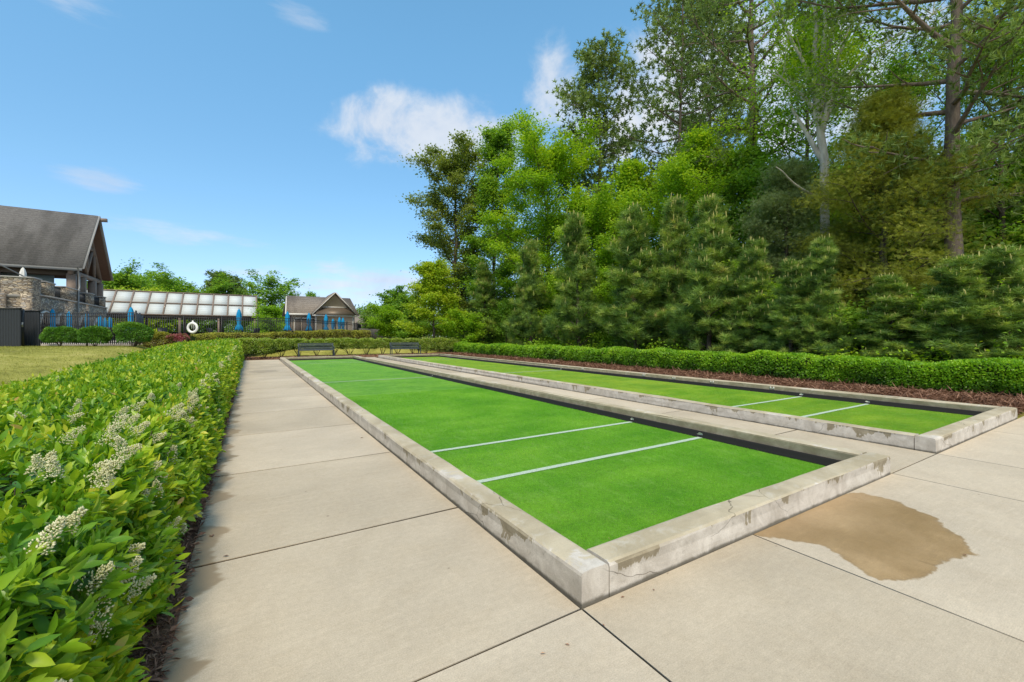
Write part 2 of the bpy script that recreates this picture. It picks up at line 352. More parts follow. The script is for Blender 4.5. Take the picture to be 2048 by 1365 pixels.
def turfmat(k=1.0):
    m, t = mat('artificial_turf'); g = t.n('ShaderNodeTexCoord').outputs['Object']
    big = t.noise(g, .8, 4, .6, .3); mid = t.noise(t.scalev(g, 2.5, 1, 1), 3, 5, .65); f = t.noise(g, 230, 2, .8); f2 = t.noise(g, 38, 5, .8)
    c = t.mix(t.smooth(big, .3, .7), (.125 * k, .39, .014), (.215 * k, .50, .026))
    nap = t.noise(t.scalev(g, .5, 2.2, 1), 1.1, 4, .6, .8); c = t.mix(1.0, c, t.ramp(nap, [(.32, (.78, .84, .8)), (.68, (1.22, 1.12, 1.3))]), 'MULTIPLY'); c = t.mix(t.math('MULTIPLY', t.smooth(mid, .45, .75), .6), c, (.30, .56, .10))
    c = t.mix(.8, c, t.ramp(f, [(.3, .35), (.7, 1.25)]), 'MULTIPLY'); c = t.mix(.7, c, t.ramp(f2, [(.3, .45), (.7, 1.25)]), 'MULTIPLY')
    vo = t.n('ShaderNodeTexVoronoi'); vo.inputs['Scale'].default_value = 11; t.link(g, vo.inputs[0])
    c = t.mix(t.math('MULTIPLY', t.math('SUBTRACT', 1.0, t.smooth(vo.outputs['Distance'], .05, .12)), .35), c, (.3, .33, .08))
    principled(t, c, .7, .25, 0, t.math('ADD', f, f2), .8, .012); return m
M['turf'] = turfmat(); M['turf2'] = turfmat(1.5)
M['blade'] = leafmat('turf_blade', [(0, (.09, .30, .01)), (.6, (.19, .50, .02)), (1, (.42, .68, .10))], .35, .45, .3, .8)
def linemat():
    m, t = mat('painted_line'); g = t.n('ShaderNodeTexCoord').outputs['Object']; f = t.noise(g, 220, 2, .8); b = t.noise(g, 40, 4, .7)
    c = t.ramp(t.math('ADD', t.math('MULTIPLY', f, .6), t.math('MULTIPLY', b, .4)), [(.34, (.22, .42, .17)), (.5, (.47, .56, .46)), (.75, (.66, .70, .65))])
    principled(t, c, .8, .2, 0, f, .6, .008); return m
M['line'] = linemat()
def groundmat(name, cols, sc=(3, 40, 200), rough=.95, bs=.6):
    m, t = mat(name); g = t.n('ShaderNodeTexCoord').outputs['Object']
    a = t.noise(g, sc[0], 5, .65, .4); b = t.noise(g, sc[1], 5, .7); c_ = t.noise(g, sc[2], 3, .75)
    f = t.math('ADD', t.math('MULTIPLY', a, .5), t.math('ADD', t.math('MULTIPLY', b, .3), t.math('MULTIPLY', c_, .25)), clamp=True)
    principled(t, t.ramp(f, cols), rough, .15, 0, t.math('ADD', b, c_), bs, .02); return m
M['lawn'] = groundmat('lawn_grass', [(.36, (.17, .12, .05)), (.46, (.2, .2, .04)), (.54, (.32, .31, .065)), (.66, (.46, .40, .14))], (.55, 5, 45))
M['mulch'] = groundmat('bark_mulch', [(.35, (.07, .04, .028)), (.52, (.2, .11, .07)), (.7, (.34, .2, .13))], (2, 30, 120))
M['strawbed'] = groundmat('pine_straw_bed', [(.35, (.07, .035, .02)), (.5, (.17, .085, .05)), (.7, (.28, .16, .1))], (2, 30, 120))
M['forest'] = groundmat('forest_floor', [(.35, (.015, .012, .007)), (.55, (.05, .035, .02)), (.75, (.06, .075, .02))], (1, 12, 60))
M['pooldeck'] = plain('pool_deck_concrete', (.36, .33, .29), .85)
M['black'] = plain('black_metal', (.018, .02, .023), .45, .4)
M['blackplastic'] = plain('black_rubber', (.022, .020, .018), .6, .2)
M['screen'] = plain('charcoal_screen', (.03, .035, .042), .6, .3)
M['bluefab'] = plain('blue_umbrella_fabric', (.01, .25, .50), .8, .2, 0, .35, 6)
M['whitefab'] = plain('white_umbrella_fabric', (.7, .69, .65), .8, .2)
M['bench'] = plain('bench_steel', (.05, .068, .078), .42, .4)
M['timber'] = plain('stained_timber', (.24, .185, .15), .8, .2, 0, .3, 5)
M['soffit'] = plain('soffit_boards', (.13, .07, .045), .7, .2, 0, .3, 6)
M['fascia'] = plain('fascia_board', (.33, .32, .30), .6, .3)
M['trimw'] = plain('white_trim', (.62, .6, .55), .6, .3)
M['siding'] = plain('tan_siding', (.42, .35, .26), .8, .2, 0, .1, 3)
M['sidingd'] = plain('brown_siding', (.13, .105, .085), .8, .2, 0, .2, 3)
M['interior'] = plain('dark_interior', (.035, .032, .03), .8, .2)
M['metalroof'] = plain('standing_seam_metal', (.15, .12, .09), .5, .4, .3)
M['downspout'] = plain('grey_downspout', (.25, .25, .24), .4, .4, .4)
M['ringw'] = plain('life_ring_white', (.8, .8, .78), .5, .4)
M['woodfence'] = plain('weathered_fence_board', (.16, .15, .15), .85, .2, 0, .3, 4)
def shingle(name, a, b):
    m, t = mat(name); g = t.n('ShaderNodeTexCoord').outputs['Object']
    n = t.noise(t.scalev(g, 1, 3, 8), 3.2, 5, .75); f = t.noise(t.scalev(g, 1, 1, 4), 9, 3, .8); s_ = t.noise(t.scalev(g, 1, .25, .25), .5, 3, .6)
    c = t.ramp(t.math('ADD', t.math('MULTIPLY', n, .45), t.math('MULTIPLY', f, .55)), [(.35, a), (.68, b)])
    sz = t.n('ShaderNodeSeparateXYZ'); t.link(g, sz.inputs[0]); k = t.smooth(t.math('FRACT', t.math('MULTIPLY', sz.outputs[2], 4.2)), .0, .3); c = t.mix(.5, c, t.mix(k, (.55, .55, .55), (1.05, 1.05, 1.05)), 'MULTIPLY')
    c = t.mix(t.math('MULTIPLY', t.smooth(s_, .4, .65), .45), c, tuple(x * .55 for x in a)); principled(t, c, .95, .1, 0, f, .5, .03); return m
M['shingle'] = shingle('roof_shingle_grey', (.10, .09, .08), (.36, .325, .29))
M['shingle2'] = shingle('roof_shingle_brown', (.10, .085, .07), (.36, .31, .26))
def stonemat():
    m, t = mat('stacked_stone'); g = t.n('ShaderNodeTexCoord').outputs['Object']; gg = t.scalev(g, 3.6, 3.6, 10)
    v = t.n('ShaderNodeTexVoronoi'); v.inputs['Scale'].default_value = 1.1; t.link(gg, v.inputs[0])
    e = t.n('ShaderNodeTexVoronoi'); e.feature = 'DISTANCE_TO_EDGE'; e.inputs['Scale'].default_value = 1.1; t.link(gg, e.inputs[0])
    sc = t.n('ShaderNodeSeparateColor'); t.link(v.outputs['Color'], sc.inputs[0])
    c = t.ramp(sc.outputs[0], [(0, (.22, .18, .14)), (.3, (.42, .34, .25)), (.55, (.33, .30, .27)), (.8, (.52, .44, .33)), (1, (.30, .19, .13))], 'CONSTANT')
    c = t.mix(t.math('SUBTRACT', 1.0, t.smooth(e.outputs['Distance'], .02, .09)), c, (.10, .08, .06))
    principled(t, c, .9, .15, 0, e.outputs['Distance'], .6, .05); return m
M['stone'] = stonemat()
def panelmat():
    m, t = mat('translucent_white_panel'); g = t.n('ShaderNodeTexCoord').outputs['Object']
    s_ = t.n('ShaderNodeSeparateXYZ'); t.link(g, s_.inputs[0])
    k = t.math('FRACT', t.math('MULTIPLY', s_.outputs[2], 3.6)); k = t.smooth(k, .0, .12)
    n = t.noise(g, 3, 4, .7)
    c = t.mix(k, (.34, .37, .37), (.55, .59, .59)); c = t.mix(t.math('MULTIPLY', t.smooth(n, .45, .7), .3), c, (.5, .53, .5)); principled(t, c, .9, .05); return m
M['panel'] = panelmat()

# ------------------------------------------------------------------ templates
LEAF_NEAR = (np.array([(0, 0, 0), (-.17, .28, .05), (0, .28, -.005), (.17, .28, .05), (-.205, .52, .03), (0, .54, -.03), (.205, .52, .03), (-.12, .8, -.03), (0, .8, -.075), (.12, .8, -.03), (0, 1.02, -.14)]),
             [(0, 2, 1), (0, 3, 2), (1, 2, 5, 4), (2, 3, 6, 5), (4, 5, 8, 7), (5, 6, 9, 8), (7, 8, 10), (8, 9, 10)])
LEAF = (np.array([(0, 0, 0), (.23, .48, .06), (0, 1, -.08), (-.23, .48, .06)]), [(0, 1, 2), (0, 2, 3)])
LEAFW = (np.array([(0, 0, 0), (.36, .42, .08), (0, 1, -.05), (-.36, .42, .08)]), [(0, 1, 2), (0, 2, 3)])
SLIVER = (np.array([(0, 0, 0), (.04, .5, .03), (0, 1, 0), (-.04, .5, .03)]), [(0, 1, 2, 3)])
CHIP = (np.array([(0, 0, 0), (.2, .4, .06), (.05, 1, 0), (-.22, .5, .02)]), [(0, 1, 2, 3)])
BLADE = (np.array([(-.09, 0, 0), (.09, 0, 0), (0, 1, .25)]), [(0, 1, 2)])
def tuft(n, w, cone=1.5, seed=0, droop=0):
    r = np.random.default_rng(seed); V = []; Fc = []
    for i in range(n):
        th = r.uniform(0, 2 * np.pi); ph = r.uniform(.25, cone); L = r.uniform(.7, 1)
        d = np.array([math.sin(ph) * math.cos(th), math.cos(ph), math.sin(ph) * math.sin(th)])
        s = np.cross(d, r.normal(size=3)); s /= np.linalg.norm(s); b = np.array([0, r.uniform(-.45, .1), 0])
        e = b + d * L; e[2] -= droop * L
        V += [b - s * w / 2, b + s * w / 2, e]; Fc.append((3 * i, 3 * i + 1, 3 * i + 2))
    return np.array(V), Fc
TUFT_NEAR = tuft(26, .065, 1.25, 1); TUFT_MID = tuft(16, .13, 1.6, 2); TUFT_FAR = tuft(8, .3, 1.7, 3)
CANDLE = (np.array([(-.05, 0, -.05), (.05, 0, -.05), (.05, 0, .05), (-.05, 0, .05), (-.035, .7, -.035), (.035, .7, -.035), (.035, .7, .035), (-.035, .7, .035), (0, 1, 0)]),
          [(0, 1, 5, 4), (1, 2, 6, 5), (2, 3, 7, 6), (3, 0, 4, 7), (4, 5, 8), (5, 6, 8), (6, 7, 8), (7, 4, 8)])
r_ = np.random.default_rng(5)
_sv = []; _sf = []
for i in range(9):                                    # a flat feathery spray
    a = (i - 4) * .28; l = 1 - abs(i - 4) * .12; b = np.array([0, .06 * abs(i - 4), 0]); d = np.array([math.sin(a), math.cos(a), r_.uniform(-.15, .1)])
    s = np.array([math.cos(a), -math.sin(a), 0]) * .013
    _sv += [b - s, b + s, b + d * l * .6 + s * 1.2, b + d * l, b + d * l * .6 - s * 1.2]; k = 5 * i; _sf.append((k, k + 1, k + 2, k + 3, k + 4))
SPRAY = (np.array(_sv), _sf)
BUD = (np.array([(0, 0, 0), (.3, .5, 0), (0, .5, .3), (-.3, .5, 0), (0, .5, -.3), (0, 1, 0)]), [(0, 1, 2), (0, 2, 3), (0, 3, 4), (0, 4, 1), (5, 2, 1), (5, 3, 2), (5, 4, 3), (5, 1, 4)])

def unit(a): return a / (np.linalg.norm(a, axis=-1, keepdims=True) + 1e-9)
def frames(ax, nr, sc):
    y = unit(ax); x = unit(np.cross(y, nr)); z = np.cross(x, y)
    return np.stack([x, y, z], 1) * np.asarray(sc)[:, None, None]
def rvec(n): return unit(rng.normal(size=(n, 3)))
def leaves(g, pos, tmpl, size, up=.8, spread=1.0, outward=None, rnd=None, var=.3):
    n = len(pos); ax = rvec(n) * spread
    if outward is not None: ax = ax + outward
    ax[:, 2] *= .6
    nr = rvec(n) * (1 - up * .5) + np.array([0, 0, up]); sc = size * rng.uniform(1 - var, 1 + var, n)
    g.inst(tmpl, frames(ax, nr, sc), pos, rnd)

# ------------------------------------------------------------------ ground, beds, pavement (setting)
def sheet(name, us, vs, zf, m, wet=None):
    us = np.asarray(us, float); vs = np.asarray(vs, float)
    U, Vv = np.meshgrid(us, vs, indexing='ij'); Z = zf(U, Vv)
    g = G(); g.grid(np.stack([U, Vv, Z], -1)); o = g.build(name, m, smooth=True); tag(o, kind='structure'); return o
us = np.unique(np.concatenate([-np.geomspace(12, 600, 20), np.arange(-12, 20, .5), np.geomspace(20, 600, 20)]))
vs = np.unique(np.concatenate([-np.geomspace(6, 300, 10), np.arange(-6, 40, .5), np.geomspace(40, 700, 20)]))
sheet('lawn', us, vs, lambda u, v: gz(u, v) - .06, M['lawn'])
V0, V1 = 1.69, 27.5
sheet('bed_mulch_left', np.linspace(-3.6, -.3, 12), np.arange(-3, 32.1, .5), lambda u, v: gz(u, v) - .012 + .02 * np.sin(3.1 * v + 2 * u), M['mulch'])
sheet('bed_mulch_far', np.arange(-3.6, 16.1, .5), np.arange(28.7, 32.6, .3), lambda u, v: .0 + gz(u, v) + .02 * np.sin(2 * u + v), M['mulch'])
sheet('bed_pine_straw', np.linspace(11.05, 15.3, 16), np.arange(1.75, 32, .4), lambda u, v: .03 + .05 * sstep(11.1, 12.2, u) + .02 * np.sin(2.3 * u + 1.7 * v), M['strawbed'])
sheet('forest_floor', np.arange(15.0, 90, 1.5), np.arange(-25, 110, 1.5), lambda u, v: .03 + .12 * np.sin(.7 * u + .4 * v) ** 2 + gz(u, v), M['forest'])
# pavement: panels with tooled joints
WETP = [(2.96, 1.60), (3.05, 1.35), (3.02, .95), (3.25, .72), (3.75, .62), (4.0, .60), (4.15, .52), (4.45, .52), (4.75, .75), (4.85, 1.0), (4.9, 1.3), (4.75, 1.62)]
# measured on the photograph through the ground plane
pix = [(1530, 1072), (1640, 1095), (1700, 1125), (1760, 1160), (1800, 1160), (1870, 1150), (1893, 1127), (1945, 1118), (1940, 1100), (1900, 1060), (1880, 1040), (1800, 1005), (1720, 985), (1690, 990)]
WETP = []
for (x, y) in pix:
    D = EYE * F / (y - HY); WETP.append(atD(x, D))
WETP.append((WETP[-1][0] - .1, 1.75)); WETP.insert(0, (3.0, 1.75))
def sdist(P, poly):
    poly = np.array(poly); d = np.full(len(P), 1e9); inside = np.zeros(len(P), bool)
    for i in range(len(poly)):
        a = poly[i]; b = poly[(i + 1) % len(poly)]; ab = b - a; t = np.clip(((P - a) @ ab) / (ab @ ab), 0, 1)
        d = np.minimum(d, np.linalg.norm(P - a - t[:, None] * ab, axis=1))
        c = ((a[1] > P[:, 1]) != (b[1] > P[:, 1])) & (P[:, 0] < (b[0] - a[0]) * (P[:, 1] - a[1]) / (b[1] - a[1] + 1e-12) + a[0]); inside ^= c
    return np.where(inside, d, -d)
g = G(); JT = .006
def panel(u0, u1, v0, v1):
    u0 += JT; u1 -= JT; v0 += JT * (1.9 if v0 > 2 else 1); v1 -= JT * (1.9 if v1 > 2 else 1); tone = random.random()
    dense = 2.5 < u1 and u0 < 5.7 and v1 < 1.8 and v0 > -2.5
    nu = max(2, int((u1 - u0) / (.05 if dense else .5)) + 2); nv = max(2, int((v1 - v0) / (.05 if dense else .5)) + 2)
    U, Vv = np.meshgrid(np.linspace(u0, u1, nu), np.linspace(v0, v1, nv), indexing='ij')
    g.grid(np.stack([U, Vv, U * 0], -1), False, tone)
    # rounded tooled edge then the side of the slab
    e = .0
    ring = [[(u0, v0), (u1, v0), (u1, v1), (u0, v1)], [(u0 - e * .6, v0 - e * .6), (u1 + e * .6, v0 - e * .6), (u1 + e * .6, v1 + e * .6), (u0 - e * .6, v1 + e * .6)]]
    a, b = ring
    V = [(x, y, 0) for x, y in a] + [(x, y, -.05) for x, y in a]
    g.raw(V, [(i, (i + 1) % 4, 4 + (i + 1) % 4, 4 + i) for i in range(4)])
vj = [1.68, 3.2, 5.15] + [5.15 + 1.95 * k for k in range(1, 13)]
for a, b in zip(vj[:-1], vj[1:]): panel(-.32, 1.45, a, min(b, 28.9))
panel(-.32, 1.45, vj[-1], 30.0) if vj[-1] < 28.5 else None
for a, b in zip(vj[:-1], vj[1:]): panel(5.57, 6.94, a, min(b, 28.9))
apu = [-.32, 1.45, 3.02, 5.57, 6.95, 9.3, 11.5, 14, 17]; apv = [-5.5, -3.4, -1.6, .2 - .35 * 0, 1.68]
apv = [-5.4, -3.05, -.7, 1.68]
for i in range(len(apu) - 1):
    for j in range(len(apv) - 1): panel(apu[i], apu[i + 1], apv[j], apv[j + 1])
pv = g.build('pavement', M['slab']); tag(pv, kind='structure')
me = pv.data; cn = len(me.vertices); cc = np.empty(cn * 3); me.vertices.foreach_get('co', cc); cc = cc.reshape(-1, 3)
wv = np.full(cn, -1.0); k = (cc[:, 0] > 2) & (cc[:, 0] < 7) & (cc[:, 1] < 1.8); wv[k] = np.clip(sdist(cc[k][:, :2], WETP), -1, 1)
at = me.attributes.new('wet', 'FLOAT', 'POINT'); at.data.foreach_set('value', wv.astype(np.float32))
g = G(); g.box((-.31, -5.4, -.2), (17, 1.67, -.005)); g.box((-.31, 1.675, -.2), (1.44, 28.9, -.005)); g.box((5.6, 1.675, -.2), (6.93, 28.9, -.005))
tag(g.build('pavement_joint_fill', M['joint']), kind='structure')

# ------------------------------------------------------------------ bocce courts
CH = .175; CW = .19
def court(u0, u1, label, seed, marks):
    t = empty('bocce_court', ((u0 + u1) / 2, (V0 + V1) / 2, 0)); tag(t, label, 'bocce court', 'pair of bocce courts')
    ox, oy = (u0 + u1) / 2, (V0 + V1) / 2
    rr = np.random.default_rng(seed)
    def curb(p0, p1, inner_dir, name='court_wall'):
        # profile across: from outer bottom over the rounded top to the inner bottom, many stations for slight waviness
        p0 = np.array(p0, float); p1 = np.array(p1, float); d = p1 - p0; L = np.linalg.norm(d); d /= L; nrm = np.array(inner_dir, float)
        r = .022
        prof = [(0, -.04, 1), (0, .05, 1), (0, .1, 1), (0, CH - r, 1), (r * .3, CH - r * .3, 1), (r, CH, 0), (CW * .5, CH + .002, 0), (CW - r, CH, 0), (CW - r * .3, CH - r * .3, .5), (CW, CH - r, .5), (CW, .06, .5), (CW, -.04, .5)]
        n = max(3, int(L / .35)); P = np.zeros((n + 1, len(prof), 3)); wob = np.cumsum(rr.normal(size=(n + 1, len(prof))) * .0012, axis=0) + rr.normal(size=(n + 1, len(prof))) * .0016
        for i in range(n + 1):
            b = p0 + d * L * i / n
            for j, (a, z, _) in enumerate(prof):
                q = b + nrm * (a + (wob[i, j] if 0 < i < n else 0)); P[i, j] = (q[0] - ox, q[1] - oy, z + (wob[i, j] * .8 if 3 < j < 9 and 0 < i < n else 0))
        g = G()
        for j in range(len(prof) - 1):
            g.grid(P[:, j:j + 2], False, prof[j][2])
        for e in (0, -1): g.raw(P[e], [tuple(range(len(prof)))], 1)
        return g.build(name, M['curb'], t, smooth=False)
    # butt-jointed walls: long sides run full length at the near end like the photo
    if u0 < 3:
        curb((u0, V0), (u0, V1), (1, 0)); curb((u1, V0 + CW + .003), (u1, V1), (-1, 0)); curb((u0 + CW + .007, V0), (u1, V0), (0, 1))
    else:
        curb((u0, V0 + CW + .008), (u0, V1), (1, 0)); curb((u1, V0 + CW + .003), (u1, V1), (-1, 0)); curb((u0, V0), (u1, V0), (0, 1))
    curb((u0 + CW + .003, V1), (u1 - CW - .003, V1), (0, -1))
    a0, a1, b0, b1 = u0 + CW + .002 - ox, u1 - CW - .002 - ox, V0 + CW + .004 - oy, V1 - CW - .002 - oy
    zt = -.012
    g = G(); g.grid(np.stack([*np.meshgrid(np.linspace(a0, a1, 12), np.linspace(b0, b1, 60), indexing='ij'), np.full((12, 60), zt)], -1))
    tf = g.build('turf', M['turf'] if u0 < 3 else M['turf2'], t)
    # short pile standing on the near part of the turf
    near = 8.5 if u0 < 3 else 5.5
    n = 330000 if u0 < 3 else 110000
    P = np.stack([rr.uniform(a0, a1, n), b0 + near * rr.random(n) ** 1.5, np.full(n, zt)], 1)
    lv = np.array([3.68, 4.92]) - oy
    for q in lv: P = P[np.abs(P[:, 1] - q) > .03]
    gg = G(); D_ = np.clip((P[:, 1] - b0) / 5, 0, 1); sc = .011 + .006 * D_
    ax = rvec(len(P)) * .55 + np.array([0, 0, 1.0]); gg.inst(BLADE, frames(ax, rvec(len(P)), sc * rr.uniform(.6, 1.2, len(P))), P, rr.random(len(P)))
    o = gg.build('turf_pile', M['blade'], t); o['kind'] = 'stuff'
    for q in (3.68, 4.92, 13.9, 23.6, 24.95):
        g = G(); m = 30; xs = np.linspace(a0, a1 - .01, m); w0 = .038
        P = np.zeros((m, 2, 3)); off = np.cumsum(rr.normal(size=m)) * .0015
        P[:, 0, 0] = xs; P[:, 1, 0] = xs; P[:, 0, 1] = q - oy - w0 + off; P[:, 1, 1] = q - oy + w0 + off; P[:, :, 2] = zt + .006
        g.grid(P); g.build('painted_line', M['line'], t)
    # black rubber bumper along the foot of the walls
    g = G()
    def strip(p, q, nd):
        p = np.array(p); q = np.array(q); nd = np.array(nd)
        prof = [(.004, -.012), (.004, .066), (.012, .074), (.028, .074), (.036, .066), (.036, .03), (.05, .012), (.055, -.01)]
        P = np.array([[(b[0] + nd[0] * a, b[1] + nd[1] * a, z) for a, z in prof] for b in np.linspace(p, q, 20)])
        g.grid(P); g.raw(P[0], [tuple(range(len(prof)))]); g.raw(P[-1], [tuple(range(len(prof)))])
    strip((a1, b0 + .0), (a1, b1), (-1, 0)); strip((a0 + .06, b1), (a1 - .06, b1), (0, -1)); strip((a0, b0), (a0, b1), (1, 0))
    g.build('bumper_strip', M['blackplastic'], t)
    # faded white distance marks: blot of paint where a line meets the wall, and small bars on the far wall
    for q in marks:
        g = G()
        for dv in (-.045, .03):
            g.box((a1 - .006, q - oy + dv - .012, .085), (a1 + .004, q - oy + dv + .012, .15))
        g.box((a1 - .005, q - oy - .045, .105), (a1 + .004, q - oy + .04, .118)); g.build('wall_mark', M['trimw'], t)
    for q in (3.68, 4.92, 13.9):
        g = G(); m = 26; an = np.linspace(0, 2 * np.pi, m, endpoint=False); rad = .04 * (1 + .45 * rr.normal(size=m).cumsum() / 4); 
        V = [(a1 - .0365 - .002, q - oy + rad[i] * math.cos(an[i]), .035 + .6 * rad[i] * math.sin(an[i])) for i in range(m)]
        g.raw(V + [(V[0][0] + .006, y, z) for _, y, z in V], [tuple(range(m)), tuple(range(m, 2 * m))[::-1]] + [(i, (i + 1) % m, m + (i + 1) % m, m + i) for i in range(m)])
        g.build('paint_blot', M['trimw'], t)
    return t
court(1.46, 5.56, 'nearer bocce court of bright green turf in a low concrete wall', 3, [])
court(6.95, 11.12, 'farther bocce court of green artificial turf beside the pine straw bed and clipped hedge', 4, [12.6, 9.6, 8.45, 7.2, 5.6])

g = G(); n = 500; P = np.stack([np.where(rng.random(n) < .6, rng.uniform(1.7, 5.3, n), rng.uniform(7.2, 10.9, n)), 1.95 + 24 * rng.random(n) ** 1.6, np.full(n, .002)], 1); ax = rvec(n); ax[:, 2] *= .1
g.inst(SLIVER, frames(ax, np.tile([0, .2, 1.], (n, 1)), .03 * rng.uniform(.4, 1.6, n)), P); LIT = g
# ------------------------------------------------------------------ litter on beds (uncountable)
def litter(name, n, uf, vf, zf, m, tm, size, var=.5):
    g = G(); u = uf(n); v = vf(n); P = np.stack([u, v, zf(u, v)], 1)
    ax = rvec(n); ax[:, 2] *= .25; nr = rvec(n) * .5 + np.array([0, 0, 1]); sc = size * rng.uniform(1 - var, 1 + var, n)
    g.inst(tm, frames(ax, nr, sc), P); o = g.build(name, m); tag(o, kind='stuff'); return o
tag(LIT.build('turf_debris', M['straw']), kind='stuff')
litter('mulch_twigs', 16000, lambda n: -.33 - np.abs(rng.normal(0, .16, n)) + .02, lambda n: 1.0 + 13 * rng.random(n) ** 1.6, lambda u, v: .0 + rng.random(len(u)) * .02, M['litter'], SLIVER, .055)
litter('mulch_leaf_litter', 900, lambda n: -.34 - np.abs(rng.normal(0, .09, n)) + .05, lambda n: 1.0 + 12 * rng.random(n) ** 1.6, lambda u, v: .006 + rng.random(len(u)) * .015, M['litter'], LEAF, .04)
litter('mulch_chips_far', 9000, lambda n: rng.uniform(-1, 14, n), lambda n: rng.uniform(28.9, 32.3, n), lambda u, v: .015 + rng.random(len(u)) * .03, M['litter'], CHIP, .08)
litter('pine_straw', 60000, lambda n: rng.uniform(11.15, 14.6, n), lambda n: 1.8 + 28 * rng.random(n) ** 1.5, lambda u, v: .045 + .05 * sstep(11.1, 12.2, u) + rng.random(len(u)) * .03, M['straw'], SLIVER, .16)
g = G()
for (px, py, s) in [(425, 1075, .05), (383, 1090, .035), (1140, 1293, .02), (365, 1222, .03), (1250, 1195, .02), (1338, 1148, .012), (1305, 1180, .014), (445, 1115, .03), (1205, 1250, .012), (1925, 1110, .02), (400, 985, .04), (720, 877, .04), (1080, 1310, .02), (360, 1300, .03), (1555, 1095, .012)]:
    D = EYE * F / (py - HY); x, y = atD(px, D); P = np.array([[x, y, .006]]); ax = rvec(1); ax[:, 2] *= .1
    g.inst(LEAF, frames(ax, np.array([[0, .2, 1.]]), np.array([s * 1.3])), P)
tag(g.build('fallen_leaves', M['litter']), kind='stuff')

n = 70000; x_ = rng.uniform(-16, -3.6, n); y_ = rng.uniform(9, 33, n); P = np.stack([x_, y_, gz(x_, y_) - .062], 1); ax = rvec(n) * .7 + np.array([0, 0, 1.]); g = G(); g.inst(BLADE, frames(ax, rvec(n), .055 * rng.uniform(.5, 1.3, n)), P)
M['lawnblade'] = leafmat('lawn_blade', [(0, (.2, .16, .06)), (.4, (.24, .27, .05)), (1, (.5, .46, .13))], .3, .6, .2, .7)
tag(g.build('lawn_grass_blades', M['lawnblade']), kind='stuff')
# ------------------------------------------------------------------ hedges
def vnoise(P, f, seed):
    r = np.random.default_rng(seed); s = 0
    for i in range(5):
        k = r.normal(size=3) * f * (1.5 ** i); s = s + np.sin(P @ k + r.uniform(0, 6)) / (1.3 ** i)
    return s / 3
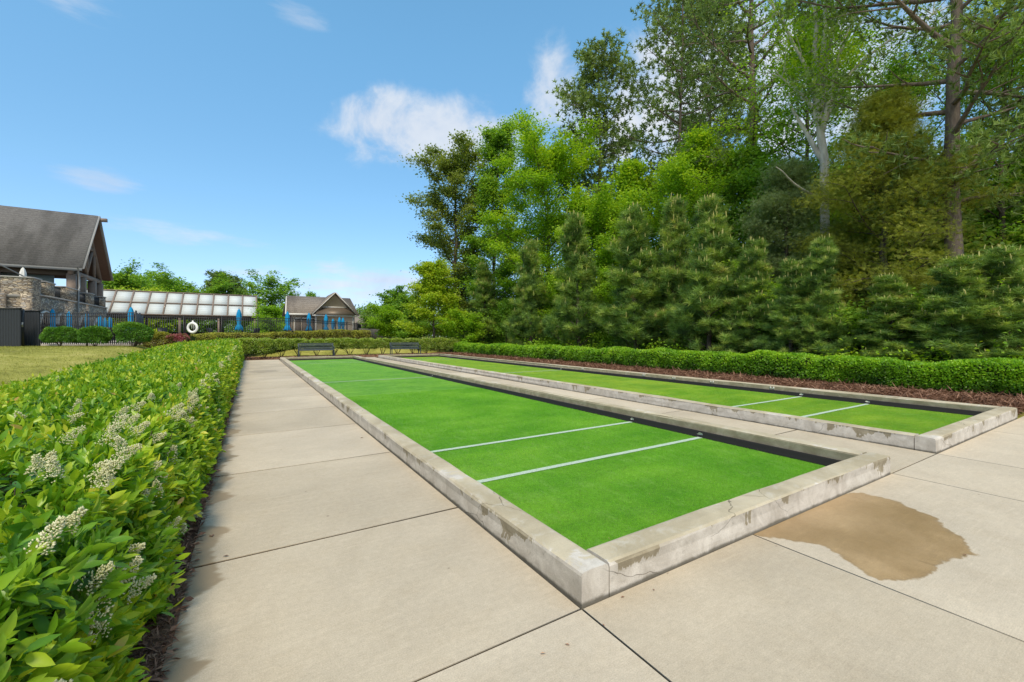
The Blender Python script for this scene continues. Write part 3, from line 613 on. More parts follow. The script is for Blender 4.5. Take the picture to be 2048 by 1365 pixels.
# left privet hedge: cross-section radius function
HU0, HU1, HVa, HVb = -.58, -3.4, -2.0, 28.9
def hedge_top(u, v):
    return .78 + .32 * sstep(9, 27, v) - .20 * sstep(.9, 3.2, -np.asarray(u)) * sstep(1, 10, v)
def privet():
    t = empty('privet_hedge', (-2, 13, 0)); tag(t, 'broad leafy privet hedge with cream flower clusters along the left edge of the walk', 'hedge')
    base = np.array([2, -13, 0])
    gn = G(); gf = G(); ax_flow = []
    def shoots(n, vf, tmpl, lsize, nl, g_):
        # sample top (u,v) and right face and left face
        v = vf(n); k = rng.random(n); P = np.zeros((n, 3)); N = np.zeros((n, 3))
        topm = k < .58; face = (k >= .58) & (k < .93); back = k >= .93
        P[topm, 0] = rng.uniform(HU1, HU0, topm.sum()); P[topm, 1] = v[topm]; P[topm, 2] = hedge_top(P[topm, 0], v[topm]); N[topm] = (0, 0, 1)
        fz = rng.random(face.sum()); zt = hedge_top(HU0, v[face]); P[face, 1] = v[face]; P[face, 2] = .04 + fz * (zt - .04); P[face, 0] = HU0 + .17 * (1 - fz) ** .8 + .03 * np.sin(fz * np.pi); N[face] = (1, 0, .25)
        P[back, 0] = HU1; P[back, 1] = v[back]; P[back, 2] = rng.random(back.sum()) * hedge_top(HU1, v[back]); N[back] = (-1, 0, .3)
        # round the shoulder
        du = np.minimum(HU0 - P[:, 0], P[:, 0] - HU1); sh = np.clip(1 - du / .3, 0, 1); tp = topm
        P[tp, 2] -= (.14 * sh[tp] ** 2); N[tp, 0] += sh[tp] * np.where(P[tp, 0] > -2, 1, -1)
        nz = vnoise(P, 2.6, 3) * .08 + vnoise(P, 8, 4) * .05 + np.where(rng.random(n) < .05, rng.uniform(.03, .10, n), 0) * topm
        depth_in = rng.exponential(.07, n)
        P += unit(N) * (nz - depth_in + .0)[:, None]
        d = unit(unit(N) * .9 + np.array([.05, 0, .6]) + rvec(n) * 1.0)
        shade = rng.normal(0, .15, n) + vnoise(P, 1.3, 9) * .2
        for i in range(nl):
            f = i / max(1, nl - 1); L = .11 if lsize < .09 else .13
            side = rvec(n); side = unit(side - (side * d).sum(1)[:, None] * d)
            a = unit(d * (.35 + .8 * f) + side * (1.15 - .6 * f)); pos = P + d * (f * L - .05)[..., None] if not np.isscalar(f) else P + d * (f * L - .05)
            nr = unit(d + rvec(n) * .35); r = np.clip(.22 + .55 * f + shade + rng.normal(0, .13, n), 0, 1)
            g_.inst(tmpl, frames(a, nr, lsize * rng.uniform(.5, 1.3, n) * (1 - .25 * f)), pos + base, r)
    shoots(5300, lambda n: rng.uniform(.2, 4.2, n), LEAF_NEAR, .078, 8, gn)
    shoots(13000, lambda n: rng.uniform(4.2, 11, n), LEAF, .085, 7, gn)
    shoots(15000, lambda n: rng.uniform(11, HVb, n), LEAF, .12, 6, gn)
    shoots(1200, lambda n: rng.uniform(HVa, .2, n), LEAF, .09, 6, gn)
    gn.build('foliage', M['privet'], t)
    # woody twigs inside
    g = G(); n = 1500
    for i in range(n):
        v = .3 + 9 * random.random() ** 1.5; u = random.uniform(HU1 + .1, HU0 - .06); z = float(hedge_top(u, v))
        p = np.array([u, v, .0]); q = np.array([u + random.uniform(-.25, .25), v + random.uniform(-.2, .2), z - random.uniform(-.03, .12)])
        m_ = (p + q) / 2 + np.array([random.uniform(-.1, .1), random.uniform(-.1, .1), 0])
        g.tube(np.array([p, m_, q]) + base, [.006, .004, .002], 4)
    g.build('branches', M['barkd'], t)
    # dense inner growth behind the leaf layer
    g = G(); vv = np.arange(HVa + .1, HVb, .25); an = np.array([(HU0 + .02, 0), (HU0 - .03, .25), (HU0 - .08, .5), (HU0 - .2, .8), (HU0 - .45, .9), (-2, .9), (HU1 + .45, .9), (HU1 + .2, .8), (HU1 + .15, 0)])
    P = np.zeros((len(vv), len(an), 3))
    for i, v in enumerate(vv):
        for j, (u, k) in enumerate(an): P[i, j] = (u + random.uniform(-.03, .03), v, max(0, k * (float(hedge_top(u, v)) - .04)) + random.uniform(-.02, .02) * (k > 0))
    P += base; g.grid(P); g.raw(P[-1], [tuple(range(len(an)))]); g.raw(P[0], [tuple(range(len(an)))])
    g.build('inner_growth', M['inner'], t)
    # flower panicles
    g = G()
    def hit(px, py):
        d = np.array(pixdir(px, py)); p = np.array([0, 0, EYE]); s = .3
        while s < 60:
            q = p + d * s
            if q[2] < float(hedge_top(q[0], q[1])) + .03 and HU1 < q[0] < HU0 + .05 + .17 * max(0, 1 - q[2] / .78) and q[1] < HVb: return q - d * .045
            s += .02 + s * .004
        return None
    spots = [(258, 822, 1.1), (232, 842, 1), (215, 868, 1.1), (238, 862, 1), (262, 868, .9), (205, 895, 1), (225, 918, .9), (245, 905, .8), (40, 840, .8), (300, 800, .8), (355, 775, .7), (420, 760, .6), (445, 740, .6), (120, 1060, .7), (285, 1010, .8), (60, 1110, .8), (310, 960, .8), (150, 1180, .8), (250, 1105, .7), (118, 888, 1.0), (150, 828, .9), (135, 840, .7), (70, 950, .9), (105, 962, .8), (85, 940, .7), (178, 968, 1.0), (198, 975, .9), (190, 942, .7),
             (330, 835, 1), (345, 840, .8), (375, 853, .7), (410, 835, 1), (300, 880, .7), (336, 925, 1), (392, 1036, 1), (360, 1065, .6), (222, 1178, 1.1), (240, 1192, .9), (205, 1190, .8), (182, 1252, .9), (195, 1268, .8), (395, 925, .7), (375, 803, .6), (430, 825, .5)]
    clusters = []
    for (px, py, s) in spots:
        q = hit(px, py)
        if q is not None: clusters.append((q, s))
    def cluster(q, s, nb, bs, R0):
        c = q + np.array([.01, -.01, .0]); A_ = unit(rvec(1)[0] * .55 + np.array([.35, -.3, .8]))
        h_ = rng.random(nb) ** .8; sd = rvec(nb); sd = unit(sd - (sd @ A_)[:, None] * A_)
        P = c + A_ * (h_ * R0 * 2.3 * s)[:, None] + sd * ((1 - h_ * .85) * R0 * .75 * s * rng.random(nb) ** .5)[:, None]; ax = A_ * .7 + sd + rvec(nb) * .3
        g.inst(BUD, frames(ax, rvec(nb), bs * rng.uniform(.7, 1.3, nb)), P + base)
    for q, s in clusters: cluster(q, s * 1.1, 170, .0105, .05)
    for i in range(7):
        v = rng.uniform(.9, 3.6); z = rng.uniform(.18, .95) * .78; cluster(np.array([HU0 + .04 + .17 * (1 - z / .78) ** .8 + .04, v, z]), rng.uniform(.45, .9), 110, .0105, .05)
    for i in range(220):
        v = 4.5 + 23.5 * rng.random() ** 1.1; f = rng.random() < .7
        if f: z = rng.uniform(.35, 1) * float(hedge_top(HU0, v)); q = np.array([HU0 + .07, v, z])
        else: u = rng.uniform(HU1, HU0); q = np.array([u, v, float(hedge_top(u, v)) + .02])
        cluster(q, rng.uniform(.6, 1.1), 45 if v > 6 else 110, .017 if v > 6 else .0105, .055)
    g.build('flower_clusters', M['flower'], t)['kind'] = 'stuff'
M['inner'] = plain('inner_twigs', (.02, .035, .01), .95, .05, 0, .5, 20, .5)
privet()

def shrub_mass(path_pts, half, top, bot, n, size, tmpl, g, seed=1, lump=1.2, amp=.07, face=(1, 1)):
    """leaf shell round a hedge running along path_pts [(u,v)], half width, per-point top z and bottom z"""
    pts = np.array(path_pts, float); seg = np.linalg.norm(np.diff(pts, axis=0), axis=1); cum = np.concatenate([[0], np.cumsum(seg)]); L = cum[-1]
    s = rng.uniform(-.0, L, n); x = np.interp(s, cum, pts[:, 0]); y = np.interp(s, cum, pts[:, 1]); T = np.interp(s, cum, np.broadcast_to(top, len(pts))); B = np.interp(s, cum, np.broadcast_to(bot, len(pts)))
    i = np.clip(np.searchsorted(cum, s) - 1, 0, len(seg) - 1); dr = unit(np.diff(pts, axis=0))[i]; nx, ny = dr[:, 1], -dr[:, 0]
    th = rng.uniform(-1.15, np.pi + 1.15, n)
    # superellipse cross-section
    ct, st = np.cos(th), np.sin(th); q = 1 / (np.abs(ct) ** 4 + np.abs(st) ** 4) ** .25
    hw = half * q * ct; hz = (T + B) / 2 + (T - B) / 2 * q * st
    bump = vnoise(np.stack([s * lump, th * .6, s * 0], 1), 1.3, seed) * amp
    k = 1 + bump - rng.exponential(.045, n)
    P = np.stack([x + nx * hw * k, y + ny * hw * k, (T + B) / 2 + (hz - (T + B) / 2) * k], 1)
    O = np.stack([nx * ct, ny * ct, st], 1)
    ax = O * .9 + rvec(n) * .8; nr = O + rvec(n) * .6 + np.array([0, 0, .4])
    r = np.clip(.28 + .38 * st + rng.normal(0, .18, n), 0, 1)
    g.inst(tmpl, frames(ax, nr, size * rng.uniform(.7, 1.3, n)), P, r)
def hedge_core(path_pts, half, top, bot, g, k=.8):
    pts = np.array(path_pts, float); out_ = []
    for j in range(len(pts)):
        d = pts[min(j + 1, len(pts) - 1)] - pts[max(j - 1, 0)]; d /= np.linalg.norm(d); nx, ny = d[1], -d[0]
        T = np.broadcast_to(top, len(pts))[j] - .09; B = np.broadcast_to(bot, len(pts))[j] + .02
        out_.append([(pts[j, 0] + nx * a * half, pts[j, 1] + ny * a * half, z) for a, z in ((k, B), (k, T - .05), (k * .7, T), (-k * .7, T), (-k, T - .05), (-k, B))])
    P = np.array(out_); g.grid(P); g.raw(P[0], [(0, 1, 2, 3, 4, 5)]); g.raw(P[-1], [(0, 1, 2, 3, 4, 5)])

# clipped evergreen hedge on the right, shoulders and dips like the photo
t = empty('clipped_hedge', (14.4, 15, 0)); tag(t, 'long low clipped evergreen hedge between the pine straw bed and the young pines', 'hedge')
off = np.array([-14.4, -15])
vv = np.concatenate([np.arange(.0, 12, .4), np.arange(12, 31.5, .8)])
tops = .80 + .05 * np.sin(vv * 1.1) + .035 * np.sin(vv * 2.7 + 1) + .02 * np.sin(vv * 6.1) - .10 * np.exp(-((vv - 12.7) / .5) ** 2) - .07 * np.exp(-((vv - 8.2) / .35) ** 2)+ .04 * np.exp(-((vv - 10.5) / 1.5) ** 2)
path = [(14.2 + .05 * math.sin(v * .9), v) for v in vv]
pl = [(a + off[0], b + off[1]) for a, b in path]
g = G()
def part_of(v0, v1, n, size):
    sel = [i for i, v in enumerate(vv) if v0 <= v <= v1]
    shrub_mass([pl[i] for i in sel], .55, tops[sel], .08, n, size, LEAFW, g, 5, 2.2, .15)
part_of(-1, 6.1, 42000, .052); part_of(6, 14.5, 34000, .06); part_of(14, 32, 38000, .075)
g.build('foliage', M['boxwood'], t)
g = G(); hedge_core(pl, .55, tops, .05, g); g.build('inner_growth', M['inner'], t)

# ------------------------------------------------------------------ trees
def limb_path(p, d, L, n=7, wob=.06, lift=.0):
    pts = [np.array(p, float)]; d = np.array(d, float); d /= np.linalg.norm(d)
    for i in range(n - 1):
        d = d + rng.normal(size=3) * wob + np.array([0, 0, lift]); d /= np.linalg.norm(d); pts.append(pts[-1] + d * L / (n - 1))
    return np.array(pts)
def make_tree(name, H, r_crown, base, kind, leafm, barkm, nlimb=26, nleaf=26000, lsize=.16, tr=.16, prof=None, lean=(0, 0), seed=1, tufts=900, tm=None, candles=False, forks=0, clump=.9, trunk_vis=1.0):
    """returns an Empty > trunk, crown"""
    global rng
    keep = rng; rng = np.random.default_rng(seed)
    e = empty(name, (0, 0, 0)); gt = G(); gc = G(); gcand = G()
    n = 14; hs_ = np.linspace(0, H * .97, n); wob = np.cumsum(rng.normal(size=(n, 2)) * H * .004, axis=0); wob -= wob[0]
    tp = np.stack([wob[:, 0] + lean[0] * (hs_ / H) ** 1.5, wob[:, 1] + lean[1] * (hs_ / H) ** 1.5, hs_], 1)
    rad = tr * (1 - .9 * (hs_ / H)) + .012; rad[0] *= 1.3
    gt.tube(tp, rad, 9)
    def trunk_at(z): return np.array([np.interp(z, hs_, tp[:, 0]), np.interp(z, hs_, tp[:, 1]), z])
    sites = []; dirs = []
    if prof is None: prof = lambda f: math.sin(min(1, f * 1.05 + .12) * math.pi) ** .6
    ga = rng.uniform(0, 6)
    for i in range(nlimb):
        f = (i + rng.uniform(-.4, .4)) / nlimb; f = min(max(f, 0), .985); z = base + (H - base) * f
        ga += 2.4 + rng.normal() * .3; L = r_crown * prof(f) * rng.uniform(.7, 1.12); L = max(L, .25)
        if kind == 'decid': el = R(rng.uniform(15, 45) + 25 * f); lift = .03
        elif kind == 'pine': el = R(rng.uniform(-8, 22) + 25 * f); lift = .03
        elif kind == 'ypine': el = R(rng.uniform(15, 35) + 25 * f); lift = .07
        elif kind == 'cedar': el = R(rng.uniform(-5, 20) + 30 * f); lift = -.01
        else: el = .3; lift = 0
        d = (math.cos(ga) * math.cos(el), math.sin(ga) * math.cos(el), math.sin(el))
        Lr = L / max(.5, math.cos(el)) if kind != 'ypine' else L
        lp = limb_path(trunk_at(z), d, Lr, 7, .09, lift)
        r0 = max(.012, tr * .42 * (1 - .6 * f) * (L / max(r_crown, .1)) ** .7)
        gt.tube(lp, np.linspace(r0, .008, len(lp)), 5)
        nsub = 6 if kind != 'ypine' else 4
        for k in range(nsub):
            a = .25 + .75 * (k + rng.random()) / nsub; idx = a * (len(lp) - 1); i0 = int(min(idx, len(lp) - 2)); q = lp[i0] + (lp[i0 + 1] - lp[i0]) * (idx - i0)
            dd = lp[i0 + 1] - lp[i0]; dd /= np.linalg.norm(dd); sd_ = np.cross(dd, (0, 0, 1)) * (1 if k % 2 else -1) * rng.uniform(.5, 1.1)
            d2 = dd * .7 + sd_ + np.array([0, 0, rng.uniform(-.1, .45) if kind in ('decid', 'ypine') else rng.uniform(-.2, .25)])
            L2 = L * rng.uniform(.22, .42) * (1.15 - .5 * a) + .12
            sp = limb_path(q, d2, L2, 4, .12, .03); gt.tube(sp, np.linspace(max(.008, r0 * .4), .005, 4), 4)
            for j in (1, 2, 3): sites.append(sp[j]); dirs.append(unit(sp[j] - sp[j - 1]))
        sites.append(lp[-1]); dirs.append(unit(lp[-1] - lp[-2]))
    sites.append(tp[-1]); dirs.append(np.array([0, 0, 1.]))
    sites = np.array(sites); dirs = np.array(dirs); ns = len(sites)
    if kind == 'decid':
        idx = rng.integers(0, ns, nleaf); cl = clump * rng.uniform(.6, 1.3, ns)[idx]
        off_ = rng.normal(size=(nleaf, 3)) * np.array([1, 1, .5]) * cl[:, None] * .42
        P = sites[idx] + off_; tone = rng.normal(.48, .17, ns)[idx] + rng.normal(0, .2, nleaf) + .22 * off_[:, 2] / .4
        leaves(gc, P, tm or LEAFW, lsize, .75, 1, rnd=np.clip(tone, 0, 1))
    elif kind == 'cedar':
        idx = rng.integers(0, ns, nleaf); off_ = rng.normal(size=(nleaf, 3)) * np.array([1, 1, .55]) * clump * .36
        P = sites[idx] + off_; tone = rng.normal(.5, .2, ns)[idx] + rng.normal(0, .13, nleaf)
        out_ = unit(P * np.array([1, 1, 0]) + 1e-6) * .5 + np.array([0, 0, .2]); ax = out_ + rvec(nleaf) * 1.0
        gc.inst(SPRAY, frames(ax, rvec(nleaf) * 1.0 + np.array([0, 0, .5]), lsize * rng.uniform(.6, 1.3, nleaf)), P, np.clip(tone, 0, 1))
    else:
        per = max(1, int(tufts / ns)); 
        idx = np.repeat(np.arange(ns), per); m_ = len(idx)
        sp_ = .36 if kind == 'pine' else .13
        P = sites[idx] + rng.normal(size=(m_, 3)) * sp_ * clump * np.array([1, 1, .75])
        ax = dirs[idx] + rvec(m_) * .7 + np.array([0, 0, .7]); tone = np.clip(rng.normal(.48, .22, ns)[idx] + rng.normal(0, .2, m_), 0, 1)
        gc.inst(tm, frames(ax, rvec(m_), lsize * rng.uniform(.7, 1.25, m_)), P, tone)
        if candles:
            kk = rng.random(m_) < np.clip((P[:, 2] / H - .2) * .5, .02, .36); Q = P[kk] + np.array([0, 0, .02])
            Lc = rng.uniform(.14, .30, len(Q)) * (.8 + .5 * Q[:, 2] / H)
            axc = np.array([0, 0, 1.]) + rvec(len(Q)) * .14; gc.inst(CANDLE, frames(axc, rvec(len(Q)), Lc), Q, np.full(len(Q), 2.0))
    A = np.concatenate([v[::7] for v in gc.v]); kz = H / np.percentile(A[:, 2], 99.6); kr = np.clip(r_crown / np.percentile(np.hypot(A[:, 0], A[:, 1]), 96), .55, 1.5)
    for G_ in (gt, gc):
        for v in G_.v: v[:, 2] *= kz; v[:, :2] *= kr
    gt.build('trunk', barkm, e, smooth=True); gc.build('crown', leafm, e)
    rng = keep
    return e
def setp(e, x, y, rz=0, s=1, sz=None):
    e.location = (x, y, float(gz(x, y)) - .05); e.rotation_euler = (0, 0, rz); e.scale = (s, s, sz or s); return e

# young pines: three built, the rest copies
YP = [make_tree('young_pine', 7.5, 1.55, .4, 'ypine', M['ypine'], M['barkd'], 46, 0, .32, .085, lambda f: (1 - f) ** .8 + .06, seed=11 + i, tufts=2300, tm=TUFT_NEAR, candles=True) for i in range(3)]
ypos = [(964, 531, 17.4, 1.15, 'small young pine at the left end of the pine row'), (1062, 484, 17.2, 1.1, 'young pine second from the left end of the pine row'),
        (1160, 430, 17.3, 1.1, 'tall slender young pine third from the left with long upright candles'), (1274, 418, 17.0, 1.15, 'young pine fourth from the left, left of the pair of tallest young pines'),
        (1350, 402, 17.8, 1.0, 'tall young pine standing just behind left shoulder of the tallest one'), (1417, 392, 16.9, 1.2, 'tallest and fullest young pine in the middle of the row, brown needles at its foot'),
        (1506, 481, 17.3, 1.1, 'bluish young pine right of the tallest one, before the grey-green cedar'), (1585, 521, 16.6, 1.3, 'broad bushy young pine with pale candles left of the double-topped one'),
        (1632, 481, 16.8, 1.2, 'young pine with a high round tuft below the pale-barked tree'), (1772, 552, 16.9, 1.1, 'small sparse young pine below the olive cedar'),
        (1921, 514, 16.9, 1.45, 'broad young pine with long shaggy needles in front of the thick pine trunk'), (2027, 492, 17.4, 1.3, 'young pine at the right edge of the photo')]
for i, (px, py, u, wd, lab) in enumerate(ypos):
    x, y, D = atu(px, u); H = zof(py, D)
    e = YP[i] if i < 3 else copy_tree(YP[i % 3])
    s = H / 7.5
    setp(e, x, y, i * 1.3, s * wd, s); tag(e, lab, 'pine tree', 'young pines behind the clipped hedge')
    wd *= .86; e.scale = (max(s * wd, .62 * wd), max(s * wd, .62 * wd), s)

def T(px, D, py, name, lab, cat='tree', group=None, **kw):
    x, y = atD(px, D); H = zof(py, D) - float(gz(x, y)); e = make_tree(name, H, **kw); setp(e, x, y); tag(e, lab, cat, group); return e
RT = 'deciduous trees in the woods on the right'
T(915, 46, 288, 'oak_tree', 'tall olive green oak at the far left end of the woods', r_crown=4.4, base=4, kind='decid', leafm=M['oak'], barkm=M['barkd'], nlimb=34, nleaf=52000, lsize=.22, tr=.28, seed=21, clump=1.15, group=RT, prof=lambda f: .45 + .5 * math.sin(f * math.pi * .95))
T(985, 43, 255, 'deciduous_tree', 'narrow mid green tree rising between the oak and the big bright green tree', r_crown=3.2, base=4, kind='decid', leafm=M['mid'], barkm=M['barkd'], nlimb=34, nleaf=42000, lsize=.2, tr=.2, seed=22, clump=1.05, group=RT, prof=lambda f: 1.05 - .7 * f)
T(1092, 37, 250, 'deciduous_tree', 'big rounded bright green tree with arching sprays, tallest of the light green crowns', r_crown=5.6, base=3, kind='decid', leafm=M['bright'], barkm=M['barkd'], nlimb=46, nleaf=80000, lsize=.17, tr=.24, seed=23, clump=1.1, group=RT, prof=lambda f: (math.sin((f * .8 + .2) * math.pi) ** .55))
T(1165, 33, 400, 'deciduous_tree', 'bright green tree behind the third young pine, below the left tall pine', r_crown=3.8, base=1.5, kind='decid', leafm=M['bright'], barkm=M['barkd'], nlimb=34, nleaf=46000, lsize=.16, tr=.14, seed=24, clump=.9, group=RT)
T(1262, 33, 325, 'deciduous_tree', 'light green tree with drooping sprays between the two left tall pines', r_crown=3.3, base=2, kind='decid', leafm=M['bright'], barkm=M['barkd'], nlimb=34, nleaf=44000, lsize=.16, tr=.15, seed=25, clump=.9, group=RT)
T(1400, 27, 262, 'deciduous_tree', 'leafy yellowish green tree right above the tallest young pine', r_crown=3.4, base=2, kind='decid', leafm=M['bright'], barkm=M['barkd'], nlimb=38, nleaf=50000, lsize=.14, tr=.15, seed=26, clump=.85, group=RT)
T(1490, 25, 300, 'deciduous_tree', 'mid green tree wrapped round the foot of the straight pine trunk', r_crown=3.0, base=1.5, kind='decid', leafm=M['mid'], barkm=M['barkd'], nlimb=36, nleaf=30000, lsize=.15, tr=.14, seed=27, clump=.8, group=RT)
T(2075, 19, 210, 'deciduous_tree', 'broad leaved green tree at the right edge behind the thick pine', r_crown=4.0, base=2, kind='decid', leafm=M['mid'], barkm=M['barkd'], nlimb=36, nleaf=34000, lsize=.15, tr=.16, seed=28, clump=.9, group=RT)
T(1700, 27, 330, 'deciduous_tree', 'mid green tree glimpsed between the pale trunk and the olive cedar', r_crown=4.2, base=1.5, kind='decid', leafm=M['mid'], barkm=M['barkd'], nlimb=36, nleaf=30000, lsize=.18, tr=.16, seed=29, clump=1, group=RT)
T(1870, 25, 400, 'deciduous_tree', 'mid green tree behind the right side of the olive cedar', r_crown=4.2, base=1.0, kind='decid', leafm=M['mid'], barkm=M['barkd'], nlimb=36, nleaf=28000, lsize=.18, tr=.16, seed=30, clump=1, group=RT)
T(1600, 24, 30, 'deciduous_tree', 'sparse light green tree high between the straight pine trunk and the pale forked trunk', r_crown=3.2, base=6, kind='decid', leafm=M['bright'], barkm=M['barkd'], nlimb=34, nleaf=24000, lsize=.13, tr=.16, seed=31, clump=.9, group=RT)
T(2000, 18, 40, 'deciduous_tree', 'sparse green tree just right of the thick pine trunk', r_crown=3.0, base=5, kind='decid', leafm=M['mid'], barkm=M['barkd'], nlimb=32, nleaf=20000, lsize=.12, tr=.14, seed=32, clump=.9, group=RT)
T(1800, 28, 120, 'deciduous_tree', 'tall thin mid green tree rising behind the olive cedar', r_crown=3.6, base=6, kind='decid', leafm=M['mid'], barkm=M['barkd'], nlimb=34, nleaf=22000, lsize=.15, tr=.16, seed=33, clump=1, group=RT)
SG = 'leafy saplings between the young pines'
for i, (px, u, h, lab) in enumerate([(1012, 18.6, 4.6, 'between the first and second young pines from the left'), (1112, 18.8, 5.2, 'between the second and third young pines from the left'), (1218, 18.8, 5.6, 'between the third and fourth young pines from the left'), (1318, 18.9, 5.0, 'right of the fourth young pine from the left'), (1462, 18.6, 4.8, 'just right of the tallest young pine'), (1545, 18.2, 3.6, 'behind the bluish young pine, below the grey-green cedar'), (1700, 18.0, 2.6, 'below the olive cedar on its left'), (1850, 18.0, 2.9, 'below the olive cedar on its right'), (1975, 18.4, 3.2, 'between the two rightmost young pines')]):
    x, y, D = atu(px, u); e = make_tree('leafy_sapling', h, 1.5, .3, 'decid', M['bright' if i % 3 else 'mid'], M['barkd'], 24, 11000, .11, .05, seed=90 + i, clump=.6); setp(e, x, y); tag(e, 'fresh green leafy sapling ' + lab, 'tree', SG)
# tall pines
TP = 'tall mature pines in the woods'
def pprof(f): return .35 + .75 * math.sin(min(1, f * 1.0 + .05) * math.pi) ** .8
T(1205, 40, 88, 'tall_pine', 'leftmost tall pine with a rounded crown against the cloud above the bright green trees', 'pine tree', TP, r_crown=4.0, base=11.5, kind='pine', leafm=M['pine'], barkm=M['bark'], nlimb=46, tufts=4200, lsize=.42, tr=.26, tm=TUFT_FAR, seed=41, prof=pprof, clump=1.5)
T(1355, 33, -60, 'tall_pine', 'open tall pine with long bare limbs against the white cloud', 'pine tree', TP, r_crown=4.4, base=12, kind='pine', leafm=M['pine'], barkm=M['bark'], nlimb=44, tufts=3200, lsize=.36, tr=.24, tm=TUFT_FAR, seed=42, prof=pprof, clump=1.5)
T(1432, 40, -70, 'tall_pine', 'dense dark tall pine between the open pine and the straight trunk', 'pine tree', TP, r_crown=4.4, base=12, kind='pine', leafm=M['pine'], barkm=M['bark'], nlimb=54, tufts=5600, lsize=.42, tr=.24, tm=TUFT_FAR, seed=43, prof=pprof, clump=1.5)
T(1505, 26, -330, 'tall_pine', 'straight tall pine trunk with ragged greenery up its length, left of the pale forked tree', 'pine tree', TP, r_crown=4.4, base=10, kind='pine', leafm=M['pine'], barkm=M['bark'], nlimb=44, tufts=3000, lsize=.32, tr=.33, tm=TUFT_FAR, seed=44, prof=pprof, clump=1.4)
T(1918, 15, -640, 'tall_pine', 'thickest tall pine trunk with spreading limbs near the right edge', 'pine tree', TP, r_crown=4.7, base=5.5, kind='pine', leafm=M['pine'], barkm=M['bark'], nlimb=50, tufts=6500, lsize=.27, tr=.30, tm=TUFT_MID, seed=45, prof=pprof, clump=1.3)
T(2150, 22, -500, 'tall_pine', 'tall pine out beyond the right edge with boughs reaching into the top corner', 'pine tree', TP, r_crown=6, base=8, kind='pine', leafm=M['pine'], barkm=M['bark'], nlimb=44, tufts=5000, lsize=.32, tr=.30, tm=TUFT_MID, seed=46, prof=pprof, clump=1.4)
# cedars
T(1775, 16.5, 195, 'cedar_tree', 'broad olive brown cedar with feathery sprays left of the thick pine trunk', 'cedar tree', r_crown=3.7, base=.7, kind='cedar', leafm=M['cedar'], barkm=M['barkd'], nlimb=84, nleaf=78000, lsize=.15, tr=.15, seed=51, prof=lambda f: ((1 - f) ** .9 * 1.0 + .04) * (.75 + .4 * abs(math.sin(f * 31))), clump=.72)
T(1572, 20.5, 325, 'cedar_tree', 'grey green cedar left of the olive brown cedar', 'cedar tree', r_crown=2.6, base=.9, kind='cedar', leafm=M['cedar2'], barkm=M['barkd'], nlimb=62, nleaf=46000, lsize=.16, tr=.13, seed=52, prof=lambda f: (1 - f) ** .55, clump=.85)

# pale forked tree
def forked(px, D):
    global rng
    keep = rng; rng = np.random.default_rng(77)
    x, y = atD(px, D); e = empty('forked_tree', (0, 0, 0)); gt = G(); gc = G()
    zf = zof(270, D); sx, sy = FY, -FX                       # image-right direction
    def W(dx, dz, dd=0): return np.array([sx * dx + FX * dd, sy * dx + FY * dd, dz])
    base_ = np.array([W(.15, 0), W(.18, 2), W(.1, 4), W(.05, 6), W(0, zf - 2.5), W(.02, zf - 1.2), W(-.15, zf)])
    gt.tube(base_, [.24, .22, .2, .19, .18, .18, .17], 10)
    tips = []
    fork = base_[-1]
    for (dx, dz, dd, r) in [(-1.6, 3.4, .3, .1), (-.2, 9, .4, .13), (.3, 9.5, -.5, .12), (1.4, 9, .2, .11), (2.9, 8.2, -.3, .1), (5.2, 5.0, -1.2, .08), (-2.8, 8.0, .6, .09)]:
        k = 10; ts = np.linspace(0, 1, k)[:, None]; d = W(dx, dz, dd); bend = W(-.25 * dx, .1, 0) * np.sin(ts * np.pi)
        pts = fork + d * ts + bend + np.cumsum(rng.normal(size=(k, 3)) * .05, axis=0) * (ts > 0)
        gt.tube(pts, np.linspace(r * 1.25, .025, k), 7)
        for j in range(2, k):
            for q in range(3):
                dd2 = unit(rng.normal(size=3) + unit(d) * .8); sp = limb_path(pts[j], dd2, rng.uniform(.9, 2.3), 6, .15, .02); gt.tube(sp, np.linspace(.025, .005, 6), 4); tips += [sp[2], sp[3], sp[4], sp[5]]
    # low dead limb running left
    lp = limb_path(base_[4] - np.array([0, 0, .4]), W(-3.2, .8, -.4), 3.6, 8, .08, .0); gt.tube(lp, np.linspace(.07, .02, 8), 6)
    lp = limb_path(base_[5], W(-1.6, 2.6, 0), 3.2, 7, .06, .02); gt.tube(lp, np.linspace(.13, .05, 7), 7)
    tips = np.array(tips); n = 17000; P = tips[rng.integers(0, len(tips), n)] + rng.normal(size=(n, 3)) * .3
    leaves(gc, P, LEAFW, .11, .7, 1)
    gt.build('trunk', M['barkw'], e, smooth=True); gc.build('crown', M['bright'], e); e.location = (x, y, -.05)
    tag(e, 'pale-barked tree forking into many upright limbs high above the olive cedar', 'tree', RT); rng = keep
forked(1648, 19.5)

# maple and small trees at the left end of the woods
ML = 'small trees at the left end of the woods'
T(868, 36, 525, 'small_maple', 'rounded yellow-green maple standing behind the far hedge, right bench in front', group=ML, r_crown=2.5, base=.9, kind='decid', leafm=M['yellow'], barkm=M['bark'], nlimb=34, nleaf=34000, lsize=.14, tr=.08, seed=61, clump=.65, prof=lambda f: 1.0 - .78 * f)
T(930, 35, 622, 'small_deciduous_tree', 'low bright green sapling right of the yellow-green maple', group=ML, r_crown=1.9, base=.3, kind='decid', leafm=M['bright'], barkm=M['barkd'], nlimb=22, nleaf=12000, lsize=.15, tr=.06, seed=62, clump=.6)
T(790, 58, 575, 'airy_tree', 'airy green tree with pointed tops right of the far house roof', group=ML, r_crown=2.9, base=1.5, kind='decid', leafm=M['mid'], barkm=M['barkd'], nlimb=24, nleaf=12000, lsize=.24, tr=.1, seed=63, clump=.8, prof=lambda f: 1 - .6 * f)
